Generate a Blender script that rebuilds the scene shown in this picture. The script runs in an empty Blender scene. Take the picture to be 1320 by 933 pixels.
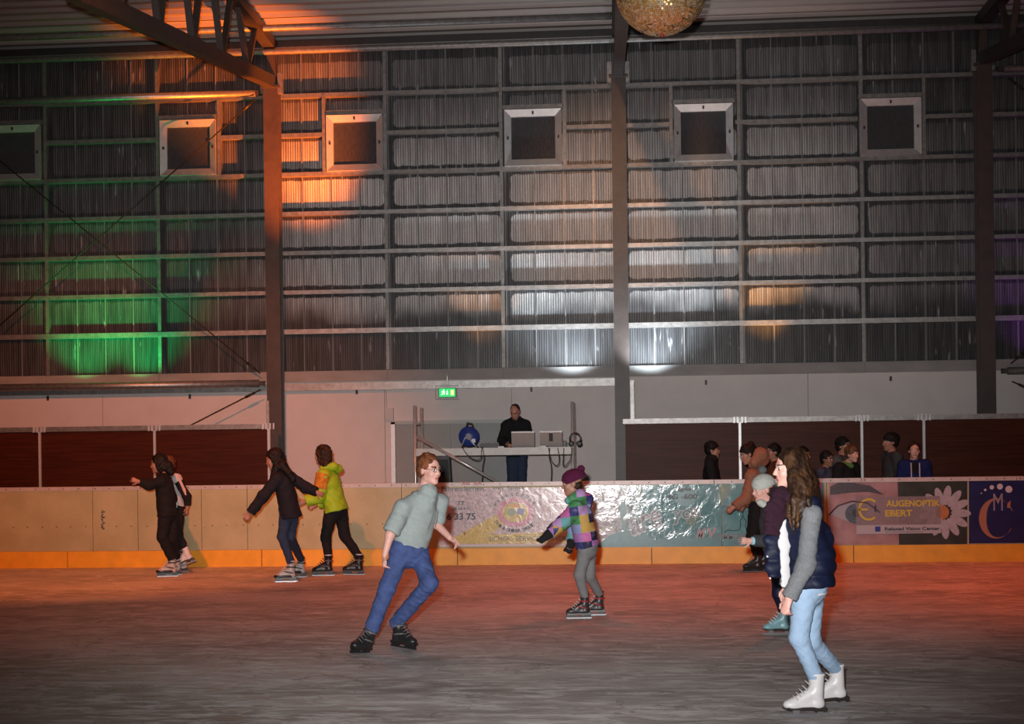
import bpy, bmesh, math, random
import numpy as np
from mathutils import Vector, Matrix
random.seed(7)
SC = bpy.context.scene
COL = SC.collection
# ---------------------------------------------------------------- camera (photograph taken as 1320 x 933)
F_PX, CX, HY, ROLL, YAW, CAM_H = 1750., 660., 591., .0125, math.radians(4.1), 1.57
cam_d = bpy.data.cameras.new('camera'); cam = bpy.data.objects.new('camera', cam_d); COL.objects.link(cam)
cam_d.sensor_width = 36.; cam_d.lens = 36.*F_PX/1320.; cam_d.shift_y = (HY-466.5)/1320.; cam_d.clip_end = 200
cam.matrix_world = (Matrix.Translation((0, 0, CAM_H)) @ Matrix.Rotation(YAW, 4, 'Z')
                    @ Matrix.Rotation(math.radians(90), 4, 'X') @ Matrix.Rotation(-ROLL, 4, 'Z'))
SC.camera = cam
SC.view_settings.view_transform = 'Standard'; SC.view_settings.look = 'None'
SC.view_settings.gamma = 1.; SC.view_settings.use_curve_mapping = False
SC.view_settings.exposure = 0.
# ---------------------------------------------------------------- world and lamps of the hall
W = bpy.data.worlds.new('night_hall'); SC.world = W; W.use_nodes = True
W.node_tree.nodes['Background'].inputs[0].default_value = (1., .62, .5, 1); W.node_tree.nodes['Background'].inputs[1].default_value = .022

def lamp(name, kind, loc, target, power, color, size=.1, spot=60, blend=.6):
    d = bpy.data.lights.new(name, kind); d.energy = power; d.color = color
    if kind == 'SPOT':
        d.spot_size = math.radians(spot); d.spot_blend = blend; d.shadow_soft_size = size
    elif kind == 'AREA':
        d.shape = 'DISK'; d.size = size
    else:
        d.shadow_soft_size = size
    o = bpy.data.objects.new(name, d); COL.objects.link(o); o.location = loc
    o.rotation_euler = (Vector(target)-Vector(loc)).to_track_quat('-Z', 'Y').to_euler()
    return o
YB, YW = 20.05, 23.6           # plane of the rink boards, plane of the hall wall
# flash gun on the camera
lamp('camera_flash', 'SPOT', (-.12, -.05, CAM_H+.22), (-1.3, 20, 3.6), 6000, (1., .97, .95), .05, 58, 1.)
# coloured stage lamps standing behind the hoarding at the foot of the ribbed wall, pointing up
lamp('green_uplight', 'SPOT', (-9.3, YW-.85, 2.95), (-9.2, YW-.08, 4.1), 190, (.01, 1., .20), .05, 92, .9)
lamp('green_uplight', 'SPOT', (-8.3, YW-.85, 2.95), (-8.2, YW-.08, 4.1), 190, (.01, 1., .20), .05, 92, .9)
lamp('orange_uplight', 'SPOT', (-3.2, YW-2.7, 2.4), (-6.1, YW-.3, 8.35), 11000, (1., .17, .012), .05, 34, .8)
lamp('white_uplight', 'SPOT', (.75, YW-.8, 2.95), (.7, YW-.12, 4.2), 330, (.80, .92, 1.), .05, 116, .8)
lamp('white_uplight', 'SPOT', (-.55, YW-.8, 2.95), (-.65, YW-.12, 4.2), 250, (.80, .92, 1.), .05, 116, .8)
lamp('amber_uplight', 'SPOT', (2.72, YW-.6, 2.95), (2.72, YW-.08, 4.6), 220, (1., .42, .10), .05, 58, .8)
lamp('amber_uplight', 'SPOT', (-2.2, YW-.6, 2.95), (-2.15, YW-.08, 4.6), 100, (1., .42, .12), .05, 58, .8)
lamp('purple_uplight', 'SPOT', (7.4, YW-.8, 2.95), (7.4, YW-.12, 4.3), 45, (.55, .04, 1.), .05, 100, .9)
lamp('amber_wall_spot', 'SPOT', (-.5, 13, 8.0), (.45, YW, 6.0), 1100, (1., .45, .2), .1, 26, 1.)
# warm effect lamps hung on the trusses, pointing at the ice, boards and wall
lamp('warm_ice_lamp', 'SPOT', (-4.6, 9.5, 8.4), (-7.9, 20.5, 1.0), 4000, (1., .21, .05), .12, 50, .7)
lamp('warm_ice_lamp', 'SPOT', (-2.5, 16.4, 8.2), (-2.5, 16.3, 0), 650, (1., .11, .018), .15, 86, .9)
lamp('warm_ice_lamp', 'SPOT', (2.2, 17.1, 8.2), (2.2, 17.0, 0), 880, (1., .11, .018), .15, 86, .9)
lamp('warm_ice_lamp', 'SPOT', (7., 17.1, 8.2), (7., 17.0, 0), 800, (1., .11, .018), .15, 86, .9)
# ---------------------------------------------------------------- pixel -> place
def ray(px, py):
    dx, dy = px-CX, -(py-HY); c, s = math.cos(ROLL), math.sin(ROLL)
    x, y = (c*dx+s*dy)/F_PX, (-s*dx+c*dy)/F_PX
    return Vector((-math.sin(YAW)+math.cos(YAW)*x, math.cos(YAW)+math.sin(YAW)*x, y))
def U(px, py, Y):
    d = ray(px, py); t = Y/d.y; return Vector((d.x*t, Y, CAM_H+d.z*t))
def G(px, py, z=0.):
    d = ray(px, py); t = (z-CAM_H)/d.z; return Vector((d.x*t, d.y*t, z))
# ---------------------------------------------------------------- mesh helpers
class MB:
    def __init__(s): s.v = []; s.f = []
    def add(s, vs, fs):
        n = len(s.v); s.v += [tuple(v) for v in vs]; s.f += [tuple(i+n for i in f) for f in fs]; return s
    def box(s, lo, hi):
        x0, y0, z0 = lo; x1, y1, z1 = hi
        return s.add([(x0,y0,z0),(x1,y0,z0),(x1,y1,z0),(x0,y1,z0),(x0,y0,z1),(x1,y0,z1),(x1,y1,z1),(x0,y1,z1)],
                     [(0,3,2,1),(4,5,6,7),(0,1,5,4),(1,2,6,5),(2,3,7,6),(3,0,4,7)])
    def bar(s, a, b, w, h, up=(0,0,1)):
        a, b = Vector(a), Vector(b); d = (b-a).normalized(); r = d.cross(Vector(up))
        if r.length < 1e-4: r = d.cross(Vector((0,1,0)))
        r.normalize(); u = r.cross(d); r *= w/2; u *= h/2
        return s.add([a-r-u,a+r-u,a+r+u,a-r+u,b-r-u,b+r-u,b+r+u,b-r+u],
                     [(0,3,2,1),(4,5,6,7),(0,1,5,4),(1,2,6,5),(2,3,7,6),(3,0,4,7)])
    def tube(s, pts, r, n=8, caps=True):
        pts = [Vector(p) for p in pts]; k = len(pts); rs = r if isinstance(r, (list, tuple)) else [r]*k
        vs = []; ref = None
        for i, p in enumerate(pts):
            d = (pts[min(i+1,k-1)]-pts[max(i-1,0)]).normalized()
            if ref is None:
                ref = d.cross(Vector((.31,.2,.93)))
                if ref.length < .05: ref = d.cross(Vector((1,0,0)))
            ref = (ref-d*ref.dot(d)).normalized(); b = d.cross(ref)
            for j in range(n):
                t = 2*math.pi*j/n; vs.append(p+(ref*math.cos(t)+b*math.sin(t))*rs[i])
        fs = [(i*n+j, i*n+(j+1)%n, (i+1)*n+(j+1)%n, (i+1)*n+j) for i in range(k-1) for j in range(n)]
        if caps: fs += [tuple(range(n))[::-1], tuple((k-1)*n+j for j in range(n))]
        return s.add(vs, fs)
    def lathe(s, prof, n=16, axis='Z', c=(0,0,0)):
        vs = []
        for r, z in prof:
            for j in range(n):
                t = 2*math.pi*j/n; x, y = r*math.cos(t), r*math.sin(t)
                vs.append((c[0]+x, c[1]+y, c[2]+z) if axis == 'Z' else (c[0]+x, c[1]+z, c[2]+y))
        k = len(prof)
        fs = [(i*n+j, i*n+(j+1)%n, (i+1)*n+(j+1)%n, (i+1)*n+j) for i in range(k-1) for j in range(n)]
        fs += [tuple(range(n))[::-1], tuple((k-1)*n+j for j in range(n))]
        return s.add(vs, fs)
    def slab(s, poly, off):
        """flat outline (3d points) given a thickness along vector off"""
        n = len(poly); off = Vector(off); a = [Vector(p) for p in poly]
        return s.add(a+[p+off for p in a], [tuple(range(n)), tuple(range(2*n-1, n-1, -1))]+[(i, n+i, n+(i+1)%n, (i+1)%n)[::-1] for i in range(n)])
    def mesh(s, name, smooth=False):
        me = bpy.data.meshes.new(name); me.from_pydata(s.v, [], s.f)
        bm = bmesh.new(); bm.from_mesh(me); bmesh.ops.recalc_face_normals(bm, faces=bm.faces); bm.to_mesh(me); bm.free()
        if smooth: me.polygons.foreach_set('use_smooth', [True]*len(me.polygons))
        me.update(); return me
def link(name, me, m=None, parent=None):
    o = bpy.data.objects.new(name, me); COL.objects.link(o)
    if m is not None and me is not None:
        if not me.materials: me.materials.append(m)
    if parent is not None: o.parent = parent
    return o
def build(mb, name, m, parent=None, smooth=False):
    """link as one mesh object; children are stored relative to the parent's origin"""
    if parent is not None:
        p = parent; off = Vector(p.location)
        while p.parent: p = p.parent; off += Vector(p.location)
        mb.v = [tuple(Vector(v)-off) for v in mb.v]
    return link(name, mb.mesh(name, smooth), m, parent)
def empty(name, loc=(0,0,0)):
    o = bpy.data.objects.new(name, None); COL.objects.link(o); o.location = loc; o.empty_display_size = .1; return o
def tag(o, label=None, cat=None, group=None, kind=None):
    for k, v in (('label', label), ('category', cat), ('group', group), ('kind', kind)):
        if v: o[k] = v
    return o
def thing(name, loc, label, cat, group=None): return tag(empty(name, loc), label, cat, group)
# ---------------------------------------------------------------- materials
MATS = {}
def mat(name, col, rough=.6, metal=0., var=.0, vscale=8., bump=0., bscale=40., stretch=None, spec=.5, emit=None, estr=1., sheen=0., trans=0., alpha=1.):
    if name in MATS: return MATS[name]
    m = bpy.data.materials.new(name); m.use_nodes = True; nt = m.node_tree; b = nt.nodes['Principled BSDF']
    b.inputs['Base Color'].default_value = (*col, 1); b.inputs['Roughness'].default_value = rough
    b.inputs['Metallic'].default_value = metal; b.inputs['Specular IOR Level'].default_value = spec
    if sheen: b.inputs['Sheen Weight'].default_value = sheen
    if trans: b.inputs['Transmission Weight'].default_value = trans
    if alpha < 1: b.inputs['Alpha'].default_value = alpha
    if emit: b.inputs['Emission Color'].default_value = (*emit, 1); b.inputs['Emission Strength'].default_value = estr
    if var or bump:
        g = nt.nodes.new('ShaderNodeNewGeometry'); mp = nt.nodes.new('ShaderNodeMapping'); nt.links.new(g.outputs['Position'], mp.inputs[0])
        if stretch: mp.inputs['Scale'].default_value = stretch
        if var:
            n = nt.nodes.new('ShaderNodeTexNoise'); n.inputs['Scale'].default_value = vscale; n.inputs['Detail'].default_value = 5
            r = nt.nodes.new('ShaderNodeMapRange'); r.inputs[1].default_value = .25; r.inputs[2].default_value = .75
            r.inputs[3].default_value = 1-var; r.inputs[4].default_value = 1+var
            mx = nt.nodes.new('ShaderNodeMix'); mx.data_type = 'RGBA'; mx.blend_type = 'MULTIPLY'; mx.inputs[0].default_value = 1.
            mx.inputs[6].default_value = (*col, 1)
            nt.links.new(mp.outputs[0], n.inputs[0]); nt.links.new(n.outputs[0], r.inputs[0]); nt.links.new(r.outputs[0], mx.inputs[7])
            nt.links.new(mx.outputs[2], b.inputs['Base Color'])
        if bump:
            n2 = nt.nodes.new('ShaderNodeTexNoise'); n2.inputs['Scale'].default_value = bscale; n2.inputs['Detail'].default_value = 3
            bp = nt.nodes.new('ShaderNodeBump'); bp.inputs['Strength'].default_value = bump; bp.inputs['Distance'].default_value = .02
            nt.links.new(mp.outputs[0], n2.inputs[0]); nt.links.new(n2.outputs[0], bp.inputs['Height']); nt.links.new(bp.outputs[0], b.inputs['Normal'])
    MATS[name] = m; return m
class NT:
    """tiny node-graph helper"""
    def __init__(s, name, rough=.5):
        s.m = bpy.data.materials.new(name); s.m.use_nodes = True; s.t = s.m.node_tree; s.b = s.t.nodes['Principled BSDF']
        s.b.inputs['Roughness'].default_value = rough; s.pos = s.t.nodes.new('ShaderNodeNewGeometry').outputs['Position']
        sp = s.t.nodes.new('ShaderNodeSeparateXYZ'); s.t.links.new(s.pos, sp.inputs[0]); s.x, s.y, s.z = sp.outputs
        MATS[name] = s.m
    def put(s, sock, v):
        if hasattr(v, 'is_linked'): s.t.links.new(v, sock)
        else: sock.default_value = v
    def ma(s, op, *a):
        n = s.t.nodes.new('ShaderNodeMath'); n.operation = op
        for i, v in enumerate(a): s.put(n.inputs[i], v)
        return n.outputs[0]
    def rng(s, v, a, b, c=0., d=1., smooth=True):
        n = s.t.nodes.new('ShaderNodeMapRange'); n.interpolation_type = 'SMOOTHSTEP' if smooth else 'LINEAR'
        for i, q in enumerate((v, a, b, c, d)): s.put(n.inputs[i], q)
        return n.outputs[0]
    def noise(s, scale, detail=4, stretch=(1,1,1), off=(0,0,0), vec=None):
        mp = s.t.nodes.new('ShaderNodeMapping'); mp.inputs['Scale'].default_value = stretch; mp.inputs['Location'].default_value = off
        s.t.links.new(vec or s.pos, mp.inputs[0]); n = s.t.nodes.new('ShaderNodeTexNoise')
        n.inputs['Scale'].default_value = scale; n.inputs['Detail'].default_value = detail; s.t.links.new(mp.outputs[0], n.inputs[0]); return n.outputs[0]
    def mix(s, f, a, b, blend='MIX'):
        n = s.t.nodes.new('ShaderNodeMix'); n.data_type = 'RGBA'; n.blend_type = blend; s.put(n.inputs[0], f)
        for i, v in ((6, a), (7, b)): s.put(n.inputs[i], v if hasattr(v, 'is_linked') else (*v, 1))
        return n.outputs[2]
    def bump(s, h, strength=.3, dist=.02):
        n = s.t.nodes.new('ShaderNodeBump'); n.inputs['Strength'].default_value = strength; n.inputs['Distance'].default_value = dist
        s.t.links.new(h, n.inputs['Height']); s.t.links.new(n.outputs[0], s.b.inputs['Normal'])
    def color(s, v): s.put(s.b.inputs['Base Color'], v if hasattr(v, 'is_linked') else (*v, 1))
    def rough(s, v): s.put(s.b.inputs['Roughness'], v)
# ================================================================ THE HALL
galv = mat('galvanised', (.36,.35,.34), .42, .75, .25, 14, .15, 60)
galv_dull = mat('galvanised_dull', (.24,.23,.22), .5, .6, .25, 14, .15, 60)
steel = mat('painted_steel', (.07,.052,.046), .45, .0, .2, 6, .1, 50)
dark_steel = mat('dark_steel', (.045,.04,.038), .5, .1, .2, 6, .1, 50)
alu = mat('aluminium', (.74,.74,.75), .35, .4, .08, 20)
seam_m = mat('panel_joint', (.22,.22,.22), .28, .1, .3, 5, .1, 30, (1,1,.2))
# ---- floor: ice and walkway
n = NT('ice', .4)
scr = n.noise(7, 10, (.45, 1.3, 1)); scr2 = n.noise(24, 8, (.5, 1.5, 1), (3,1,0)); blot = n.noise(.9, 6, (.6,1.2,1), (9,2,0))
vor = n.t.nodes.new('ShaderNodeTexVoronoi'); vor.feature = 'DISTANCE_TO_EDGE'; vor.inputs['Scale'].default_value = 1.6
mp = n.t.nodes.new('ShaderNodeMapping'); mp.inputs['Scale'].default_value = (.55,1.2,1)
dn = n.t.nodes.new('ShaderNodeTexNoise'); dn.inputs['Scale'].default_value = 1.7; dn.inputs['Detail'].default_value = 5; n.t.links.new(n.pos, dn.inputs[0])
vm = n.t.nodes.new('ShaderNodeVectorMath'); vm.operation = 'MULTIPLY_ADD'; n.t.links.new(dn.outputs[1], vm.inputs[0]); vm.inputs[1].default_value = (1.6,1.6,0); n.t.links.new(n.pos, vm.inputs[2])
n.t.links.new(vm.outputs[0], mp.inputs[0]); n.t.links.new(mp.outputs[0], vor.inputs['Vector'])
scratch = n.ma('SUBTRACT', 1., n.rng(vor.outputs[0], .002, .015))
base = n.mix(n.rng(blot, .3, .7), (.32,.285,.27), (.60,.55,.53))
base = n.mix(n.ma('MULTIPLY', n.rng(scr, .42, .68), .75), base, (.80,.77,.75))
base = n.mix(n.ma('MULTIPLY', n.rng(scr2, .55, .75), .55), base, (.19,.165,.155))
base = n.mix(n.ma('MULTIPLY', scratch, .45), base, (.12,.1,.1))
vor2 = n.t.nodes.new('ShaderNodeTexVoronoi'); vor2.feature = 'DISTANCE_TO_EDGE'; vor2.inputs['Scale'].default_value = .8
mp2 = n.t.nodes.new('ShaderNodeMapping'); mp2.inputs['Scale'].default_value = (.5,1.5,1); mp2.inputs['Rotation'].default_value = (0,0,.5); n.t.links.new(vm.outputs[0], mp2.inputs[0]); n.t.links.new(mp2.outputs[0], vor2.inputs['Vector'])
pale = n.ma('MULTIPLY', n.ma('SUBTRACT', 1., n.rng(vor2.outputs[0], .005, .05)), n.rng(scr2, .4, .6))
base = n.mix(n.ma('MULTIPLY', pale, .6), base, (.85,.82,.8))
snow = n.rng(n.noise(55, 3, (.6,1,1), (5,5,0)), .70, .78)
base = n.mix(n.ma('MULTIPLY', snow, .8), base, (.85,.83,.82))
n.color(base); n.rough(n.rng(scr, .3, .7, .38, .7)); n.bump(n.ma('ADD', scr2, n.ma('MULTIPLY', scr, 1.5)), .35, .012)
n.b.inputs['Specular IOR Level'].default_value = .25
ice = build(MB().box((-26,-4,-.12), (26,YB+.02,0)), 'floor', n.m); tag(ice, 'scratched grey rink ice', None, kind='structure')
conc = mat('concrete_floor', (.2,.19,.18), .7, 0, .15, 6)
wk = build(MB().box((-26,YB+.02,-.12), (26,YW+.3,0)), 'floor_walkway', conc); tag(wk, 'dark walkway floor behind the boards', None, kind='structure')

# ---- upper wall: ribbed translucent sheets on a galvanised frame
ZR = [3.15+.689*k for k in range(8)]           # heights of the rails
XC = [-18.09,-11.97,-5.86,.22,6.41,12.5]       # column lines
TOPZ = 8.78
n = NT('ribbed_sheet', .32)
BX = 2.045
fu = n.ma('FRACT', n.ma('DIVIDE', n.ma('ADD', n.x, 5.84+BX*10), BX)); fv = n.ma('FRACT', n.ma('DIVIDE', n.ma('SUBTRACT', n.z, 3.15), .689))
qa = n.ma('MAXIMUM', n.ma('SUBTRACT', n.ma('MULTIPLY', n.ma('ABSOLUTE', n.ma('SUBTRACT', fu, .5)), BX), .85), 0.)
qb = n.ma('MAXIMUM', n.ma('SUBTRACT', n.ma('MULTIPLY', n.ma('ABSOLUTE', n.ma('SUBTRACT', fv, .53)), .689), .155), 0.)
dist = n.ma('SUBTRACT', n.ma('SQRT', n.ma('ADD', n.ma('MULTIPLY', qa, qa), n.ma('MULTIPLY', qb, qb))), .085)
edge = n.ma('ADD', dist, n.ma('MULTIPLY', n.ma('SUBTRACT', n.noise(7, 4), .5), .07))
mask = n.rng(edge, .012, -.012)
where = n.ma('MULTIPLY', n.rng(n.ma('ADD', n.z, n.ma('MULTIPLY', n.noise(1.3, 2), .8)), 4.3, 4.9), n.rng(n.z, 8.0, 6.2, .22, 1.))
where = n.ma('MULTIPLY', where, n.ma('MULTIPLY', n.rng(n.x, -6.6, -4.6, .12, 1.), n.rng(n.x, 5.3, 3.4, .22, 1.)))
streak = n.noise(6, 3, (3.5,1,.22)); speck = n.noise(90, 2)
pale_patch = n.ma('MULTIPLY', n.ma('MULTIPLY', mask, where), n.rng(streak, .25, .75, .6, 1.1))  # lighter rounded patch in each cell, weaker low, high and at both sides
pale_patch = n.ma('MULTIPLY', pale_patch, n.rng(speck, .3, .7, .75, 1.1))
drip = n.ma('MULTIPLY', n.rng(n.noise(4.5, 2, (4.2,1,.5), (2,0,7)), .62, .72), n.ma('MULTIPLY', n.rng(n.noise(1.5, 2, (1,1,1.2), (4,0,1)), .5, .62), .7))
web = n.rng(n.ma('ABSOLUTE', n.ma('SUBTRACT', n.ma('FRACT', n.ma('DIVIDE', n.ma('ADD', n.x, 40.), .0426)), .5)), .12, .42)
body = n.mix(n.rng(streak, .3, .7), (.040,.040,.042), (.09,.09,.095))
cl = n.mix(pale_patch, body, (.74,.73,.72)); cl = n.mix(n.ma('MULTIPLY', web, .55), cl, (.02,.02,.022)); cl = n.mix(drip, cl, (.42,.42,.43))
n.color(cl); n.rough(n.rng(pale_patch, 0., 1., .34, .75)); n.b.inputs['Specular IOR Level'].default_value = .6
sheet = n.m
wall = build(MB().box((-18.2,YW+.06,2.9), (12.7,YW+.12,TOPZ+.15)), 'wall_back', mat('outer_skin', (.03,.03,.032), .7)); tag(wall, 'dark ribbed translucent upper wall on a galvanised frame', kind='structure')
PW = BX/4; mb = MB(); vs = []; fs = []; prof = []
for k in range(12):
    a = .008+k*(PW-.016)/12; w = (PW-.016)/12
    prof += [(a, 0), (a+.2*w, -.006), (a+.62*w, -.006), (a+.82*w, 0)]
prof.append((PW-.008, 0)); m_ = len(prof)
mb.add([(x, y, z) for z in (0, TOPZ-3.1) for x, y in prof], [(i, i+1, m_+i+1, m_+i) for i in range(m_-1)])
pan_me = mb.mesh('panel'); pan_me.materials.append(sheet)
jm = MB().box((-.009,-.028,0), (.009,0,TOPZ-3.1)).mesh('panel_joint'); jm.materials.append(seam_m)
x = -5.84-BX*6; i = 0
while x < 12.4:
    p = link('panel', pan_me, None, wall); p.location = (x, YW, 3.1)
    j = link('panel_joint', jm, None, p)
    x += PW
# rails between columns and posts
def seg(name, x0, x1, z, h, y0, y1, m): return build(MB().box((x0,y0,z-h/2), (x1,y1,z+h/2)), name, m, wall)
WIN = [(-11.02,-10.0), (-7.83,-6.83), (-4.86,-3.87), (-1.74,-.75), (1.18,2.18), (4.33,5.34)]
for a, b in zip(XC[:-1], XC[1:]):
    for k, z in enumerate(ZR[1:], 1):
        if k == 6:      # rail at window height is interrupted by the windows
            cuts = sorted([(w0-.04, w1+.04) for w0, w1 in WIN if a < w0 < b]); c = a
            for w0, w1 in cuts:
                if w0-c > .15: seg('rail', c, w0, z, .07, YW-.13, YW-.03, galv_dull)
                c = w1
            if b-c > .15: seg('rail', c, b, z, .07, YW-.13, YW-.03, galv_dull)
        else:
            seg('rail', a, b, z, .07 if k != 1 else .085, YW-.14, YW-.03, galv if k < 5 else galv_dull)
    for q in (1, 2):
        xm = a+(b-a)*q/3
        build(MB().box((xm-.03,YW-.12,3.15), (xm+.03,YW-.03,TOPZ)), 'mullion', galv_dull, wall)
# windows
frame_m = mat('window_aluminium', (.66,.65,.64), .35, .55, .1, 9)
for i, (w0, w1) in enumerate(WIN):
    z0, z1 = 6.63, 7.60
    y = YW-.19
    w = empty('window_%d' % (i+1), ((w0+w1)/2, y, z0)); tag(w, kind='structure')
    fw = .115
    O = [(w0,z0), (w1,z0), (w1,z1), (w0,z1)]; I = [(w0+fw,z0+fw), (w1-fw,z0+fw), (w1-fw,z1-fw), (w0+fw,z1-fw)]
    for q in range(4):
        r = (q+1) % 4
        mb = MB(); A = [(O[q][0],y,O[q][1]), (O[r][0],y,O[r][1]), (I[r][0],y+.05,I[r][1]), (I[q][0],y+.05,I[q][1])]
        mb.slab(A, (0,.07,0)); build(mb, 'frame_piece', frame_m, w)
        cx_, cz_ = (O[q][0]+O[r][0]+I[q][0]+I[r][0])/4, (O[q][1]+O[r][1]+I[q][1]+I[r][1])/4
        if q: build(MB().box((cx_-.015,y+.005,cz_-.025), (cx_+.015,y+.06,cz_+.025)), 'latch', mat('latch_black', (.02,.02,.02), .5), w)
    build(MB().box((I[0][0]-.01,y+.085,I[0][1]-.01), (I[2][0]+.01,y+.1,I[2][1]+.01)), 'pane', mat('window_pane', (.055,.055,.06), .3, 0, .5, 30, .4, 60, (5,1,.3), .5), w)
    build(MB().box((w0-.03,YW-.15,z1+.02), (w1+.03,YW-.03,z1+.09)), 'lintel', galv_dull, w)
    xs = w1+.05 if i % 2 else w0-.05
    build(MB().box((xs-.03,YW-.15,6.62), (xs+.03,YW-.03,ZR[7])), 'jamb_post', galv_dull, w)
# sill flashing and channel, lower wall
flash_m = mat('sill_flashing', (.50,.49,.48), .3, .35, .15, 5, .3, 3, (.4,1,1))
for a, b in zip(XC[:-1], XC[1:]):
    k = 3
    for q in range(k):
        x0, x1 = a+(b-a)*q/k+.002, a+(b-a)*(q+1)/k-.002
        s = build(MB().slab([(x0,YW-.16,3.14), (x1,YW-.16,3.14), (x1,YW-.24,2.95), (x0,YW-.24,2.95)], (0,.01,.004)), 'flashing', flash_m, wall)
    if a < 6: build(MB().box((a+.1,YW-.22,2.80), (b-.1,YW-.1,2.93)), 'channel', galv, wall) if a < -1 else None
wh = mat('white_wall', (.66,.60,.58), .65, 0, .05, 3)
wl = build(MB().box((-18.2,YW-.06,0), (12.7,YW+.06,2.97)), 'wall_lower', mat('wall_joint', (.3,.27,.26), .8)); tag(wl, 'plain off-white lower wall', kind='structure')
js = [-18.2,-14.6,-11.9,U(135,520,YW).x,-5.86,U(497,520,YW).x,U(660,520,YW).x,.3,3.4,6.4,9.5,12.7]
for a, b in zip(js[:-1], js[1:]):
    build(MB().box((a+.004,YW-.1,.0), (b-.004,YW-.055,2.96)), 'wall_panel', wh, wl)
for px, py in ((62,513),(245,511),(460,505),(685,502),(910,493),(1148,488)):
    c = U(px, py, YW-.1); build(MB().box((c.x-.018,YW-.125,c.z-.04), (c.x+.018,YW-.095,c.z+.04)), 'wall_slot', mat('latch_black', (.02,.02,.02)), wl)
# grey double door in the lower wall
dm = mat('door_grey', (.27,.28,.275), .5, 0, .06, 4)
d0, d1, dz = U(510,580,YW-.12).x, U(655,560,YW-.12).x, U(580,543,YW-.12).z
door = empty('door_1', ((d0+d1)/2, YW-.12, 0)); tag(door, kind='structure')
w3 = (d1-d0)/2
for q in range(2): build(MB().box((d0+q*w3+.006,YW-.15,.01), (d0+(q+1)*w3-.006,YW-.105,dz-.04)), 'door_leaf', dm, door)
build(MB().box((d0-.07,YW-.17,0), (d0,YW-.1,dz)), 'door_frame', alu, door); build(MB().box((d1,YW-.17,0), (d1+.04,YW-.1,dz)), 'door_frame', dm, door)
build(MB().box((d0-.07,YW-.17,dz-.04), (d1+.04,YW-.1,dz+.02)), 'door_frame', mat('door_grey_light', (.42,.43,.42), .5), door)
# ---- roof deck
n_r = int(12/.3); prof = []
for k in range(n_r):
    y = YW+.2-k*.3; prof += [(y, 0), (y-.05, 0), (y-.08, .055), (y-.26, .055), (y-.29, 0)]
mb = MB(); m_ = len(prof); sl = .025
mb.add([(x, y, 8.93+z+(YW-y)*sl) for x in (-18.2, 12.7) for y, z in prof], [(i, i+1, m_+i+1, m_+i) for i in range(m_-1)])
roof = build(mb, 'ceiling', mat('roof_deck', (.30,.27,.255), .5, .1, .06, 3)); tag(roof, 'trapezoidal grey metal roof deck', kind='structure')
# ================================================================ STEEL FRAME (things)
CN = ['left of the picture, at the braced bay', 'beside the braced bay with the orange light', 'in the middle behind the mirror ball', 'at the right behind the plywood hoarding']
col_lab = {1: 'brown steel column at the far left outside the braced bay', 2: 'brown steel column between the green-lit bay and the pinkish wall',
           3: 'brown steel column below the mirror ball', 4: 'dark steel column on the right, its foot hidden by the hoarding'}
tr_lab = {1: 'roof truss at the far left edge', 2: 'roof truss over the left column with orange-lit web members', 3: 'roof truss running behind the mirror ball', 4: 'dark roof truss in the top right corner'}
YC = 23.22
for i in (1, 2, 3, 4):
    xc = {2: U(353,310,YC).x, 3: U(799.5,310,YC).x, 4: U(1269,310,YC).x, 1: U(353,310,YC).x-6.05}[i]
    c = thing('steel_column', (xc, YC, 0), col_lab[i], 'column', 'steel columns along the wall')
    mb = MB(); w, d, t = .125, .13, .018       # H section
    mb.box((xc-w,YC-d,0), (xc+w,YC-d+t,8.02)).box((xc-w,YC+d-t,0), (xc+w,YC+d,8.02)).box((xc-.012,YC-d+t,0), (xc+.012,YC+d-t,8.02))
    build(mb, 'shaft', steel, c)
    build(MB().box((xc-.16,YC-.16,8.02), (xc+.16,YC+.16,8.06)), 'cap_plate', steel, c)
    build(MB().box((xc-.2,YC-.2,0.0), (xc+.2,YC+.2,.025)), 'base_plate', steel, c)
    for s in (-1, 1): build(MB().box((xc+s*.15-.04,YC-.05,7.95), (xc+s*.15+.04,YC+.06,8.3)), 'side_plate', galv, c)
    # truss towards the ice
    t_ = thing('roof_truss', (xc, YC, 8.06), tr_lab[i], 'truss', 'roof trusses')
    L = 12.; zb = lambda y: 8.17-.165*(YC-y) if YC-y < 9 else 8.17-.165*9
    zt = lambda y: 8.78+.024*(YC-y)
    build(MB().bar((xc,YC+.1,zb(YC)), (xc,YC-8.9,zb(YC-8.9)), .17, .2), 'bottom_chord', dark_steel, t_)
    build(MB().bar((xc,YC+.2,zt(YC)), (xc,YC-L,zt(YC-L)), .2, .18), 'top_chord', dark_steel, t_)
    build(MB().slab([(xc-.1,YC-.08,8.06), (xc+.1,YC-.08,8.06), (xc+.05,YC-.08,8.72), (xc-.05,YC-.08,8.72)], (0,.16,0)), 'end_post', steel, t_)
    for k in range(6):
        ya = 21.6-1.45*k
        if zb(ya) < 6: continue
        for s in (-.52, .52):
            build(MB().bar((xc,ya+s*.08,zb(ya)+.06), (xc,ya+s,zt(ya+s)-.05), .055, .09, (1,0,0)), 'web_member', steel, t_)
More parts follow.
